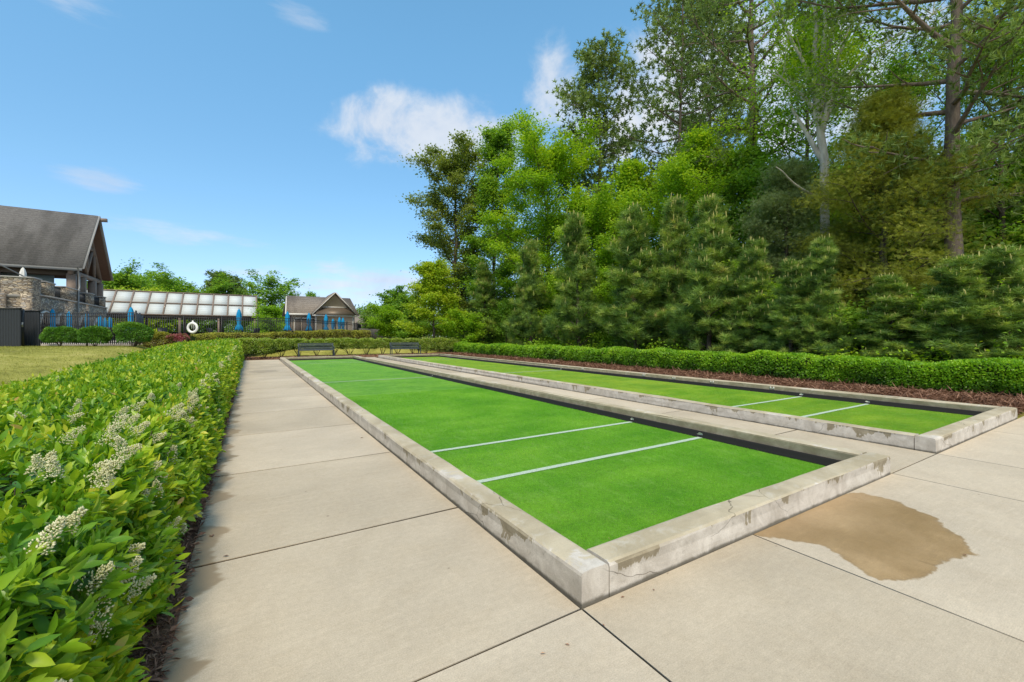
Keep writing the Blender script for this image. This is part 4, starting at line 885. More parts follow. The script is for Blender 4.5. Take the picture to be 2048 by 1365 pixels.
T(775, 46, 608, 'leafy_shrub_tree', 'rounded light green small tree in front of the airy one, left of the maple', group=ML, r_crown=1.9, base=.3, kind='decid', leafm=M['bright'], barkm=M['barkd'], nlimb=24, nleaf=13000, lsize=.18, tr=.07, seed=64, clump=.7)
T(815, 52, 590, 'airy_tree', 'slim airy green tree just left of the maple crown', group=ML, r_crown=2.0, base=1.5, kind='decid', leafm=M['mid'], barkm=M['barkd'], nlimb=20, nleaf=8000, lsize=.22, tr=.08, seed=65, clump=.7, prof=lambda f: 1 - .6 * f)
T(752, 62, 622, 'bushy_tree', 'dark green bushy tree in front of the far house roof', group=ML, r_crown=2.4, base=.5, kind='decid', leafm=M['dark'], barkm=M['barkd'], nlimb=20, nleaf=9000, lsize=.26, tr=.08, seed=66, clump=.9)
T(828, 44, 640, 'bushy_tree', 'low dark green bush at the left foot of the maple', group=ML, r_crown=1.8, base=.2, kind='decid', leafm=M['mid'], barkm=M['barkd'], nlimb=18, nleaf=9000, lsize=.2, tr=.06, seed=67, clump=.7)
# trees behind the pool
BL = 'trees behind the pool buildings'
def BT(px, D, py, lab, m_, r, seed, nl=13000, ls=.36, kind='decid', name='background_tree', **kw):
    return T(px, D, py, name, lab, group=BL, r_crown=r, base=kw.pop('base', 1.5), kind=kind, leafm=M[m_], barkm=M['barkd'], nlimb=kw.pop('nlimb', 30), nleaf=nl, lsize=ls, tr=.2, seed=seed, clump=kw.pop('clump', 1.3), **kw)
BT(232, 76, 528, 'dark green tree beside the clubhouse gable', 'mid', 5.5, 71)
BT(268, 80, 548, 'mid green tree second from the clubhouse gable', 'mid', 4.0, 72, 9000)
BT(330, 78, 556, 'loose green tree behind the left half of the white panel roof', 'mid', 4.2, 73, 10000)
BT(395, 74, 541, 'highest rounded green tree behind the white panel roof', 'mid', 6.5, 74, 18000, prof=lambda f: .6 + .5 * math.sin(f * 3))
BT(355, 70, 575, 'low rounded green tree peeping over the white panel roof', 'bright', 4.2, 75, 10000, base=.5)
BT(240, 66, 576, 'yellow-green treetop just over the left part of the white panel roof', 'yellow', 2.6, 76, 6000, base=.5)
BT(312, 66, 577, 'yellow-green treetop over the middle of the white panel roof', 'yellow', 2.2, 77, 5000, base=.5)
BT(445, 78, 543, 'dark pine with an open crown behind the right part of the white panel roof', 'pine', 4.0, 78, kind='pine', name='background_pine', tufts=1400, tm=TUFT_FAR, ls=.7, base=5, prof=lambda f: .9 - .5 * f)
BT(485, 76, 578, 'low dark treetop at the right end of the white panel roof', 'dark', 3.0, 79, 6000)
BT(545, 68, 541, 'tall loose green tree standing alone between the panel roof and the pool house', 'mid', 3.9, 80, 9500, .34, clump=1.1, prof=lambda f: .65 + .4 * math.sin(f * 3.1), base=2)
BT(541, 56, 607, 'bright round treelet left of the pool house', 'bright', 2.2, 81, 8000, .22, base=.3, clump=.8)
BT(622, 85, 584, 'small treetop just showing over the pool house ridge', 'mid', 1.8, 82, 3000)
# far-off woods reading as one mass
def woods(name, spots, m_, ls, per, lab=None):
    g = G()
    for (px, D, py, wd) in spots:
        x, y = atD(px, D); H = max(2, zof(py, D) - .5); n = per
        th = rng.uniform(0, 6.28, n); ph = np.arccos(rng.uniform(-1, 1, n)); r = rng.uniform(.75, 1.05, n)
        P = np.stack([x + wd * r * np.sin(ph) * np.cos(th), y + wd * r * np.sin(ph) * np.sin(th), H * .5 + H * .5 * r * np.cos(ph)], 1)
        P += rng.normal(size=(n, 3)) * .35 + (vnoise(P, .6, int(px) % 97)[:, None] * .9) * unit(P - np.array([x, y, H * .5]))
        leaves(g, P, LEAFW, ls, .8, 1, rnd=np.clip(rng.normal(.5, .22, n), 0, 1))
    o = g.build(name, M[m_]); tag(o, kind='stuff'); return o
sp = []
for px in range(60, 1000, 22): sp.append((px, 150 + 30 * random.random(), 622 + random.uniform(-12, 8), 9))
sp += [(722 + 18 * i, 110, 613 + random.uniform(-3, 6), 5) for i in range(6)]
woods('distant_woods', sp, 'dark', .8, 1300)
sp = []
for i in range(50):
    px = 890 + i * 30 + random.uniform(-12, 12); a, b = ray(px); D = 32 / max(a, .38) + random.uniform(-2, 8)
    sp.append((px, min(D, 70), (500 if px < 1000 else 430) + random.uniform(-50, 50) - (90 if px > 1250 else 0), 3.6))
for i in range(34):
    px = 925 + i * 30 + random.uniform(-8, 8); x, y, D = atu(px, 24 + random.uniform(-1, 4)); sp.append((px, D, zof(0, 1) * 0 + HY - (random.uniform(3.5, 6.5)) * F / D, 2.6))
woods('woodland_interior', sp, 'dark', .26, 4600)
sp = []
for i in range(60):
    px = 935 + i * 22 + random.uniform(-8, 8); x, y, D = atu(px, 19.5 + random.uniform(-.8, 2.5)); sp.append((px, D, 672 - (1.2 + 1.9 * random.random() - 1.4) * F / D, 1.3))
woods('undergrowth', sp, 'mid', .15, 1500)
sp = [(px, atu(px, 16.2 + random.uniform(-.3, .8))[2], 690, .6) for px in (925, 1075, 1092, 1140, 1210, 1330, 1700, 1850, 2000)]
g = G()
for (px, D, py, wd) in sp:
    x, y = atD(px, D); n = 1400; P = np.array([x, y, .45]) + rng.normal(size=(n, 3)) * np.array([.5, .5, .3]); P[:, 2] = np.abs(P[:, 2]); leaves(g, P, LEAFW, .11, .8)
tag(g.build('low_undergrowth', M['bright']), kind='stuff')

# ------------------------------------------------------------------ far shrubs and bushes
def shrub(name, x, y, z0, rx, h, m_, n, ls, lab, cat, group=None, stems=True, flowers=0, low=.25, seed=0):
    e = empty(name, (x, y, z0)); g = G(); rx *= .82
    d = rvec(n); d[:, 2] = np.where(d[:, 2] < -.55, -d[:, 2], d[:, 2]); d = unit(d)
    q = 1 / (np.abs(d) ** 3).sum(1) ** (1 / 3); k = q[:, None] * (1 + vnoise(d, 3, seed)[:, None] * .2 - rng.exponential(.09, n)[:, None])
    c = h * (1 + low) / 2; P = d * k * np.array([rx, rx * .85, h * (1 - low) / 2]) + np.array([0, 0, c])
    # taper to the stems
    f = .45 + .55 * sstep(0, h * .5, P[:, 2]) if low > .1 else .8 + .2 * sstep(0, h * .4, P[:, 2]); P[:, 0] *= f; P[:, 1] *= f
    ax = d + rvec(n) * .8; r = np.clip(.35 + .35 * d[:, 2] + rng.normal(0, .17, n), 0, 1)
    g.inst(LEAFW, frames(ax, d + rvec(n) * .5 + np.array([0, 0, .4]), ls * rng.uniform(.7, 1.3, n)), P, r); g.build('foliage', m_, e)
    if stems:
        g = G()
        for i in range(9):
            a = rng.uniform(0, 6.28); g.tube(limb_path((.05 * math.cos(a), .05 * math.sin(a), 0), (.6 * math.cos(a) * rx, .6 * math.sin(a) * rx, h * .7), h * .8, 5, .08), np.linspace(.014, .006, 5), 5)
        g.build('stems', M['barkd'], e)
    if flowers:
        g = G(); kk = rng.choice(n, flowers * 9); g.inst(BUD, frames(rvec(len(kk)), rvec(len(kk)), .035 * rng.uniform(.7, 1.3, len(kk))), P[kk // 9 * 9 % n] + rng.normal(size=(len(kk), 3)) * .03 + d[kk // 9 * 9 % n] * .05)
        g.build('flowers', M['flower'], e)['kind'] = 'stuff'
    tag(e, lab, cat, group); return e
fs = [(490, 29.9, .75, 'at the far end of the left privet hedge'), (527, 30.0, .7, 'second from the far end of the privet hedge'), (563, 32.0, .72, 'left of the left bench'), (598, 32.2, .7, 'behind the left end of the left bench'),
      (634, 32.2, .72, 'behind the middle of the left bench'), (668, 32.2, .7, 'behind the right end of the left bench'), (699, 32.2, .74, 'first one right of the left bench'), (733, 32.2, .7, 'midway between the two benches'),
      (765, 32.2, .74, 'just left of the right bench'), (795, 32.2, .7, 'behind the left half of the right bench'), (826, 32.2, .72, 'behind the right half of the right bench'), (852, 32.0, .75, 'directly right of the right bench'), (877, 31.8, .78, 'second to the right of the right bench'), (902, 31.6, .78, 'next to the end of the clipped hedge')]
for i, (px, v, k, lab) in enumerate(fs):
    x, y, D = atv(px, v); z0 = float(gz(x, y)); h = 1.17 - z0 + (.03 if i < 2 else 0)
    shrub('flowering_shrub', x, y, z0, .78, h, M['farprivet'], 6500, .07, 'pale green white-flowered shrub ' + lab, 'shrub', 'flowering shrubs across the far end of the courts', flowers=40, low=.1 if px > 845 or px < 560 else .28, seed=i)
for (px, D, w_, pt, lab, m_) in [(121, 22.3, .84, 656, 'round green bush in front of the black metal fence, leftmost of three', 'roundbush'), (190, 22.3, .72, 657, 'round green bush in front of the black metal fence, middle and smallest of three', 'roundbush'),
                           (267, 22.0, .86, 647, 'round green bush at the fence corner, largest of three', 'roundbush'), (318, 24.0, .75, 666, 'yellowish mottled shrub between the largest round bush and the pink azalea', 'variegated'), (356, 24.4, .68, 672, 'pink flowering azalea behind the end of the privet hedge', 'azalea')]:
    x, y = atD(px, D); z0 = float(gz(x, y)); shrub('round_bush' if m_ == 'roundbush' else ('azalea' if m_ == 'azalea' else 'mottled_shrub'), x, y, z0 - .05, w_, zof(pt, D) - z0 + .08, M[m_], 9000, .06, lab, 'bush', low=.02, seed=int(px))
e = empty('mottled_hedge', (*atD(560, 31), 0)); tag(e, 'long mottled yellow and bronze hedge below the black pool fence', 'hedge')
pp = [atD(px, D) for px, D in ((384, 25.6), (430, 26.6), (500, 28.6), (570, 31), (620, 33.0), (668, 35), (735, 37.5))]
tz = np.array([zof(py, D) for py, D in ((669, 25.6), (668, 26.6), (668, 28.6), (665, 31), (663, 33), (661, 35), (662, 37.5))])
ex, ey = e.location[:2]; pp = [(a - ex, b - ey) for a, b in pp]; g = G(); shrub_mass(pp, .6, tz, .55, 42000, .075, LEAFW, g, 9, 1.4, .14); g.build('foliage', M['variegated'], e)
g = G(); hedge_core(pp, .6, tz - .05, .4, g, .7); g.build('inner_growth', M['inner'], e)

# ------------------------------------------------------------------ benches
def bench():
    t = empty('park_bench', (0, 0, 0)); W_ = 2.12
    def slats(p0, p1, name, parent):
        # strap panel: vertical straps between two rails with a curve
        g = G(); n = 34
        for i in range(n):
            x = -W_ / 2 + .06 + (W_ - .12) * i / (n - 1)
            for a, b in zip(p0[:-1], p0[1:]): g.beam((x, a[0], a[1]), (x, b[0], b[1]), .006, .04, (1, 0, 0))
        for (y, z) in (p0[0], p0[-1]): g.tube([(-W_ / 2 + .03, y, z), (0, y, z), (W_ / 2 - .03, y, z)], .02, 8, True)
        return g.build(name, M['bench'], parent)
    slats([(.13, .47), (.17, .62), (.22, .86)], None, 'backrest', t)
    slats([(-.33, .43), (-.28, .45), (.0, .43), (.12, .44)], None, 'seat', t)
    for s in (-1, 1):
        x = s * (W_ / 2 - .015); g = G()
        g.beam((x, -.3, 0), (x, -.27, .44), .06, .05, (0, 1, 0)); g.beam((x, .16, 0), (x, .12, .46), .06, .05, (0, 1, 0)); g.beam((x, -.3, .41), (x, .15, .41), .055, .05); g.beam((x, .12, .44), (x, .23, .87), .055, .045, (0, 1, 0))
        g.box((x - .04, -.36, 0), (x + .04, .22, .03)); sf = bevel(g.build('side_frame', M['bench'], t), .008)
        g = G(); g.tube([(x, -.29, .42), (x, -.33, .56), (x, -.28, .64), (x, -.1, .66), (x, .1, .65), (x, .16, .6)], .022, 8, True); g.build('armrest', M['bench'], sf, True)
    return t
b1 = bench(); b1.location = ((2.64 + 4.79) / 2, 30.55, .03); tag(b1, 'dark metal slatted bench beyond the far end of the nearer court', 'bench', 'benches facing the courts')
b2 = copy_tree(b1); b2.location = ((8.53 + 10.75) / 2, 30.55, .03); tag(b2, 'dark metal slatted bench beyond the far end of the farther court', 'bench', 'benches facing the courts')

# ------------------------------------------------------------------ pool deck, fence, screens
DZ = .9
g = G(); P1 = [atD(-60, 24.5), atD(78, 24.2), atD(272, 23.4), atD(285, 28.2), atD(584, 31.6), atD(714, 42.5), atD(740, 60), atD(600, 90), atD(-60, 90)]
g.prism(P1, .5, DZ + .02); tag(g.build('pool_deck', M['pooldeck']), kind='structure')
fx, fy = atD(272, 23); t = empty('metal_fence', (fx, fy, DZ)); tag(t, 'black metal picket fence round the pool', 'fence')
def run(p, q, first=True):
    p = np.array(p); q = np.array(q); L = np.linalg.norm(q - p); nb = max(1, round(L / 2.42)); d = (q - p) / L; z0 = .0; H = 1.8
    o_ = np.array([fx, fy])
    for k in range(nb):
        a = p + d * L * k / nb - o_; b = p + d * L * (k + 1) / nb - o_; g = G()
        for z in (.12, 1.56, 1.74): g.beam((*a, z), (*b, z), .025, .035)
        m_ = int(L / nb / .125)
        for i in range(1, m_):
            c = a + (b - a) * i / m_; g.box((c[0] - .015, c[1] - .015, .03), (c[0] + .015, c[1] + .015, 1.735))
        g.build('picket_panel', M['black'], t)
        g = G(); g.box((a[0] - .035, a[1] - .035, -.1), (a[0] + .035, a[1] + .035, 1.83)); g.raw([(a[0] - .04, a[1] - .04, 1.831), (a[0] + .04, a[1] - .04, 1.831), (a[0] + .04, a[1] + .04, 1.831), (a[0] - .04, a[1] + .04, 1.831), (a[0], a[1], 1.87)], [(0, 1, 2, 3), (0, 1, 4), (1, 2, 4), (2, 3, 4), (3, 0, 4)]); g.build('post', M['black'], t)
run(atD(79, 23.6), atD(272, 22.9)); run(atD(272, 22.9), atD(286, 27.6)); run(atD(286, 27.6), atD(584, 31)); run(atD(584, 31), atD(714, 42)); run(atD(714, 42), atD(722, 50))
for (pa, pb, D, top, nm, lab) in [(-70, 40, 22.0, 614, 'privacy_screen', 'tall charcoal ribbed privacy screen at the left edge of the photo'), (49, 78, 22.9, 619, 'privacy_screen', 'narrow charcoal ribbed screen beside the fence gate post')]:
    a = atD(pa, D); b = atD(pb, D); t = empty(nm, (*a, DZ - .12)); tag(t, lab, 'screen'); L = math.hypot(b[0] - a[0], b[1] - a[1]); H = zof(top, D) - DZ + .02; t.rotation_euler.z = math.atan2(b[1] - a[1], b[0] - a[0])
    g = G(); n = int(L / .14); prof = []
    for i in range(n): x = L * i / n; prof += [(x, 0), (x + L / n * .75, 0), (x + L / n * .8, .03), (x + L / n * .95, .03)]
    P = np.array([[(x, y, -.05) for x, y in prof], [(x, y, H) for x, y in prof]]); g.grid(P); P2 = P.copy(); P2[..., 1] += .04; g.grid(P2); g.build('ribbed_panel', M['screen'], t)
    g = G(); g.box((-.03, -.03, H - .01), (L + .03, .08, H + .05)); g.build('cap_rail', M['black'], t)
x, y = atD(44, 22.2); t = empty('gate_post', (x, y, DZ)); tag(t, 'black gate post with a small latch box between the two screens', 'post'); g = G(); g.box((-.07, -.07, -.1), (.07, .07, 1.9)); g.build('post', M['black'], t); g = G(); g.box((-.06, -.14, .95), (.08, -.072, 1.2)); g.build('latch_box', M['downspout'], t)
# life ring
x, y = atD(385, 28.4); t = empty('life_ring', (x, y, zof(656, 28.4))); t.rotation_euler.z = -YAW; tag(t, 'white life ring hanging on the inside of the pool fence', 'life ring')
g = G(); an = np.linspace(0, 2 * np.pi, 33); P = np.zeros((33, 10, 3))
for j in range(10):
    b = 2 * math.pi * j / 9; r = .3 + .085 * math.cos(b); P[:, j, 0] = r * np.cos(an); P[:, j, 2] = r * np.sin(an); P[:, j, 1] = .06 * math.sin(b)
g.grid(P); g.build('ring', M['ringw'], t, True)
g = G(); g.beam((-.06, .02, -.05), (-.02, .02, .48), .05, .03); g.beam((.1, .02, -.05), (.02, .02, .48), .05, .03); g.build('rope_hanger', M['ringw'], t); g = G(); g.box((-.05, .07, -2.0), (.05, .14, .5)); g.build('stand', M['black'], t)

# closed umbrellas
def umbrella(fab):
    t = empty('closed_umbrella', (0, 0, 0)); g = G(); n = 24; an = np.linspace(0, 2 * np.pi, n, endpoint=False)
    zs = [(2.62, .015), (2.5, .09), (2.2, .16), (1.7, .17), (1.45, .13), (1.3, .18), (1.0, .30), (.97, .26)]
    P = np.zeros((n, len(zs), 3))
    for j, (z, r) in enumerate(zs):
        rr_ = r * (1 + .22 * np.sin(an * 6 + j * .3) * min(1, j / 2)); P[:, j, 0] = rr_ * np.cos(an); P[:, j, 1] = rr_ * np.sin(an); P[:, j, 2] = z + (.05 * np.sin(an * 6) if j > 5 else 0)
    g.grid(P, True); g.build('folded_canopy', fab, t, True)
    g = G(); g.tube([(0, 0, 0), (0, 0, 1), (0, 0, 2.72)], .022, 8, True); g.build('pole', M['downspout'], t)
    g = G(); g.tube([(0, 0, 0), (0, 0, .06), (0, 0, .08)], [.26, .26, .1], 16, True); g.build('base', M['black'], t)
    return t
um = [(105, 33, 617, 'front of the first stone arch'), (138, 34, 622, 'between the first pair of stone arches and the third arch'), (174, 36, 625, 'in front of the third stone arch'), (200, 37, 630, 'before the last stone arch, left of a pair'), (210, 38.5, 635, 'behind the fence, middle one of three close together'), (220, 37.5, 633, 'right one of the close group by the clubhouse corner'),
      (262, 28.5, 613, 'above the largest round bush, tallest'), (478, 31.5, 617, 'in front of the right end of the white panel roof'), (575, 38, 622, 'at the left corner of the pool house'), (618, 40, 625, 'in front of the louvred doors of the pool house'), (652, 38, 628, 'in front of the pool house gable, left one'), (666, 42, 637, 'small and low in front of the pool house gable, middle one'), (679, 41, 634, 'right pair under the pool house gable, left'), (686, 41.5, 635, 'rightmost by the pool house corner')]
u0_ = umbrella(M['bluefab'])
for i, (px, D, py, lab) in enumerate(um):
    e = u0_ if i == 0 else copy_tree(u0_); x, y = atD(px, D); s = (zof(py, D) - DZ) / 2.66; e.location = (x, y, DZ); e.scale = (s * .95, s * .95, s); e.rotation_euler.z = i
    tag(e, 'closed blue umbrella ' + lab, 'umbrella', 'closed blue pool umbrellas')
# deck chairs glimpsed through the fence
def chair():
    t = empty('deck_chair', (0, 0, 0)); g = G(); g.beam((0, -.3, .4), (0, .25, .38), .5, .03); g.build('seat', M['black'], t); g = G(); g.beam((0, .24, .4), (0, .42, .95), .5, .03, (0, 1, 0)); g.build('backrest', M['black'], t)
    for sx in (-1, 1):
        for sy in (-.28, .28): g = G(); g.tube([(sx * .24, sy, 0), (sx * .24, sy, .2), (sx * .24, sy * .9, .4)], .018, 6, True); g.build('leg', M['black'], t)
    return t
c0 = chair()
for i, (px, D) in enumerate([(160, 31), (188, 33), (219, 31), (236, 30.5), (330, 33), (430, 35), (505, 36)]):
    e = c0 if i == 0 else copy_tree(c0); x, y = atD(px, D); e.location = (x, y, DZ + .02); e.rotation_euler.z = i * 1.7; e.scale = (1.15,) * 3
    tag(e, 'dark deck chair ' + ['between the left and middle round bushes', 'behind the middle round bush', 'right beside the middle round bush', 'left of the largest round bush', 'below the pavilion left of the life ring', 'below the pavilion right of the life ring', 'beneath the right end of the pavilion'][i], 'chair', 'dark chairs on the pool deck')

# ------------------------------------------------------------------ clubhouse
GU = -13.4
t = empty('clubhouse', (GU, 60, DZ)); tag(t, 'large stone and timber clubhouse with a steep grey shingle roof at the left edge', 'building')
O = np.array([GU, 60, DZ])
def L3(u, v, z): return (u - O[0], v - O[1], z - O[2])
EV0, EV1, RV, EZ, RZ, UE = 55.2, 65.2, 60.2, 7.65, 13.7, -62
def slope(v0, z0, v1, z1, th, name, m_, u0=GU, u1=UE):
    g = G(); d = np.array([v1 - v0, z1 - z0]); d /= np.linalg.norm(d); nx, nz = -d[1], d[0]
    if nz < 0: nx, nz = -nx, -nz
    A = [L3(u, v, z) for u in (u0, u1) for (v, z) in ((v0, z0), (v1, z1), (v1 + nx * th, z1 + nz * th), (v0 + nx * th, z0 + nz * th))]
    g.raw(A, [(0, 1, 2, 3), (7, 6, 5, 4), (0, 4, 5, 1), (1, 5, 6, 2), (2, 6, 7, 3), (3, 7, 4, 0)]); return g.build(name, m_, t)
slope(EV0, EZ, RV, RZ, .18, 'roof', M['shingle']); slope(EV1, EZ, RV, RZ, .18, 'roof', M['shingle'])
slope(EV0 + .1, EZ - .05, RV, RZ - .1, .04, 'soffit', M['soffit'], GU - .03); slope(EV1 - .1, EZ - .05, RV, RZ - .1, .04, 'soffit', M['soffit'], GU - .03)
g = G(); g.beam(L3(GU + .03, EV0 - .05, EZ + .02), L3(GU + .03, RV, RZ + .1), .05, .28, (1, 0, 0)); g.beam(L3(GU + .03, EV1 + .05, EZ + .02), L3(GU + .03, RV, RZ + .1), .05, .28, (1, 0, 0)); g.build('bargeboard', M['fascia'], t)
g = G(); g.box(L3(UE, EV0 - .1, EZ - .18), L3(GU, EV0 + .02, EZ + .08)); g.build('gutter', M['fascia'], t)
g = G(); g.beam(L3(GU - .3, RV, RZ - .3), L3(GU + .7, RV, RZ - .25), .25, .35); g.build('ridge_bracket', M['timber'], t)
# timber truss
tu = GU - .9; g = G(); g.beam(L3(tu, EV0 + .3, EZ - .25), L3(tu, EV1 - .3, EZ - .25), .3, .4); g.beam(L3(tu, EV0 + .3, EZ - .1), L3(tu, RV, RZ - .6), .28, .35, (1, 0, 0)); g.beam(L3(tu, EV1 - .3, EZ - .1), L3(tu, RV, RZ - .6), .28, .35, (1, 0, 0))
g.beam(L3(tu, RV, EZ), L3(tu, RV, RZ - .7), .26, .26, (1, 0, 0)); g.beam(L3(tu, RV - 2.1, RZ - 3.2), L3(tu, RV + 2.1, RZ - 3.2), .26, .3)
for s in (-1, 1): g.beam(L3(tu, RV, EZ + .2), L3(tu, RV + s * 2.0, EZ + 2.9), .22, .24, (1, 0, 0)); g.beam(L3(tu, RV + s * 2.6, EZ), L3(tu, RV + s * 2.6, EZ + 2.6), .2, .2, (1, 0, 0))
g.build('gable_truss', M['timber'], t)
for v in (EV0 + .8, RV - 1.4, RV + 1.9, EV1 - .7):
    g = G(); g.box(L3(tu - .3, v - .3, 4.3), L3(tu + .3, v + .3, EZ - .43)); g.build('porch_post', M['timber'], t)
for k in range(6):
    u = tu - 5 - 5.2 * k; g = G(); g.box(L3(u - .35, EV0 + .6, 4.3), L3(u + .35, EV0 + 1.2, EZ - .1)); g.build('porch_post', M['timber'], t)
g = G(); g.box(L3(UE, RV + 1.2, .9), L3(GU - 6, RV + 1.6, RZ - 3)); g.build('rear_wall', M['sidingd'], t)
g = G(); g.box(L3(GU - 6.2, EV0 + 2.5, 4.3), L3(GU - 5.9, EV1 - .5, EZ)); g.build('side_wall', M['sidingd'], t)
g = G(); g.box(L3(UE, EV0 + .9, EZ - .55), L3(GU - .6, EV0 + 1.2, EZ - .12)); g.build('eave_beam', M['sidingd'], t)
g = G(); g.box(L3(GU - 7, EV0 + 1.9, EZ - 1.5), L3(tu - 1.5, EV0 + 2.0, EZ - .55)); g.build('roll_screen', plain('grey_green_screen', (.2, .25, .25), .7), t)
# terrace with stone wall along u = GU and a front wall at v = 44
TV0, TV1, TZ = 44.2, 63.3, 4.4
def wall_with_arches():
    g = G(); u = GU + .0; th = .5
    arches = []
    for px0, px1 in ((77, 98), (112, 129), (157, 171), (187, 207)): arches.append((atu(px0, GU)[1], atu(px1, GU)[1]))
    z0 = DZ - .3; edges = [TV0] + [a for ab in arches for a in ab] + [TV1]; spring = 2.6
    def slab(v0, v1, za, zb): g.box(L3(u - th, v0, za), L3(u, v1, zb))
    for i in range(0, len(edges), 2): slab(edges[i], edges[i + 1], z0, TZ)
    gr = G()
    for (a, b) in arches:
        n = 12; c = (a + b) / 2; hw = (b - a) / 2; rise = .95
        prev = None
        for i in range(n):
            t0 = math.pi - math.pi * i / n; t1 = math.pi - math.pi * (i + 1) / n; v0 = c + hw * math.cos(t0); v1 = c + hw * math.cos(t1); za = spring - .4 + rise * math.sin(t0); zb = spring - .4 + rise * math.sin(t1)
            A = [L3(uu, v, z) for uu in (u - th, u) for v, z in ((v0, za), (v1, zb), (v1, TZ), (v0, TZ))]
            g.raw(A, [(3, 2, 1, 0), (4, 5, 6, 7), (0, 1, 5, 4), (2, 3, 7, 6)])
            gr.beam(L3(u + .04, v0, za + .12), L3(u + .04, v1, zb + .12), .1, .26, (1, 0, 0))
    g.build('stone_wall', M['stone'], t); gr.build('arch_surround', M['trimw'], t)
    g = G(); g.box(L3(u - 4, TV0 + .6, z0), L3(u - 3.7, TV1, TZ - .2)); g.build('undercroft_wall', M['stone'], t)
    g = G(); g.box(L3(UE, TV0 + .1, TZ - .25), L3(u - .02, TV1, TZ - .06)); g.build('terrace_floor', M['pooldeck'], t)
    g = G(); g.box(L3(u - .58, TV0 + 1.4, TZ), L3(u + .08, TV1, TZ + .1)); g.build('wall_cap', M['fascia'], t)
wall_with_arches()
g = G(); g.box(L3(UE, TV0 - .3, .6), L3(GU - 1.2, TV0 + .2, TZ + .0)); g.build('front_stone_wall', M['stone'], t)
g = G()
for z in (TZ + .2, TZ + 1.0): g.beam(L3(GU - 1.9, TV0, z), L3(GU - 22, TV0, z), .05, .05)
for i in range(150): u = GU - 1.95 - i * .13; g.box(L3(u - .012, TV0 - .015, TZ + .02), L3(u + .012, TV0 + .015, TZ + 1.0))
g.build('railing', M['black'], t)
# rounded corner bastion
g = G(); n = 61; an = np.linspace(0, 2 * np.pi, n); cc_ = (GU - .78, TV0 + 1.0); se = lambda a: 1 / (abs(math.cos(a)) ** 7 + abs(math.sin(a)) ** 7) ** (1 / 7); P = np.array([[L3(cc_[0] + 0.84 * se(a) * math.cos(a), cc_[1] + 0.84 * se(a) * math.sin(a), z) for z in (.6, 2.5, 5.55)] for a in an]); g.grid(P); bo = g.build('stone_bastion', M['stone'], t)
g = G(); P = np.array([[L3(cc_[0] + r * se(a) * math.cos(a), cc_[1] + r * se(a) * math.sin(a), z) for r, z in ((.84, 5.54), (.9, 5.56), (.9, 5.64), (.1, 5.64))] for a in an]); g.grid(P); g.build('bastion_cap', M['fascia'], bo)
pr = [(88, 108, 5.5), (127, 157, 5.5), (176, 187, 5.5), (203, 210, 5.5)]
for (a, b, z) in pr:
    va, vb = atu(a, GU)[1], atu(b, GU)[1]; g = G(); g.box(L3(GU - .62, va, TZ + .1), L3(GU + .05, vb, z)); sp_o = g.build('stone_pier', M['stone'], t); g = G(); g.box(L3(GU - .68, va - .06, z), L3(GU + .11, vb + .06, z + .09)); g.build('pier_cap', M['fascia'], sp_o)
for (a, b) in ((77, 88), (108, 127), (157, 176), (187, 203)):
    va, vb = atu(a, GU)[1], atu(b, GU)[1]; g = G(); m_ = int((vb - va) / .13)
    for z in (TZ + .2, TZ + 1.0): g.beam(L3(GU - .2, va, z), L3(GU - .2, vb, z), .05, .05)
    for i in range(m_ + 1): v = va + (vb - va) * i / m_; g.box(L3(GU - .215, v - .012, TZ + .1), L3(GU - .185, v + .012, TZ + 1.0))
    g.build('railing', M['black'], t)
g = G(); ds = [L3(GU + .1, EV0 + .1, EZ - .1), L3(GU + .1, EV0 + .3, EZ - .9), L3(GU + .12, EV0 + .5, EZ - 1.8), L3(GU + .12, EV0 + .2, 5.5), L3(GU + .12, EV0 + .2, 1.0)]; ds = [L3(GU + .1, 53.6, EZ - .05), L3(GU + .1, 54, 7.0), L3(GU + .12, 54, 5.8), L3(GU + .12, 53.7, 5.4), L3(GU + .12, 53.7, 1.0)]
g.tube(ds, .07, 8); g.build('downspout', M['downspout'], t)
g = G(); g.beam(L3(GU - 2.6, 46, 6.9), L3(GU - 1.0, 50.5, 5.4), .06, .06); g.build('stair_handrail', M['downspout'], t)
e = umbrella(M['whitefab']); x, y = atD(46, 34.5); e.location = (x, y, 4.4 - .3); e.scale = (1.05, 1.05, (zof(534, 34.5) - 4.1) / 2.66); tag(e, 'closed white umbrella on the clubhouse terrace', 'umbrella')

# ------------------------------------------------------------------ white panelled pavilion
t = empty('pavilion', (-6, 46.5, DZ)); tag(t, 'long open pavilion with a sloping roof of white panels behind the pool fence', 'pavilion')
O = np.array([-6, 46.5, DZ]); UL, UR = -24.0, .8; VB, VT = 67.4, 70.9; ZB, ZT = 4.01, 7.05
nb = 15; W_ = (UR - UL) / nb
for r in range(2):
    f0, f1 = (0, .5) if r == 0 else (.5, 1)
    for i in range(nb):
        u0, u1 = UL + i * W_ + .07, UL + (i + 1) * W_ - .07; g = G(); vA, zA = VB + (VT - VB) * f0, ZB + (ZT - ZB) * f0; vB, zB = VB + (VT - VB) * f1, ZB + (ZT - ZB) * f1
        V = [L3(u0, vA, zA + .03), L3(u1, vA, zA + .03), L3(u1, vB, zB - .03), L3(u0, vB, zB - .03)]
        V += [(a, b + .03, c - .03) for a, b, c in V]
        g.raw(V, [(0, 1, 2, 3), (7, 6, 5, 4), (0, 4, 5, 1), (1, 5, 6, 2), (2, 6, 7, 3), (3, 7, 4, 0)]); g.build('roof_panel', M['panel'], t)
g = G()
for i in range(nb + 1): u = UL + i * W_; g.beam(L3(u, VB - .03, ZB + .02), L3(u, VT - .03, ZT + .02), .15, .12, (0, -1, 1))
g.build('rafters', M['timber'], t)
g = G()
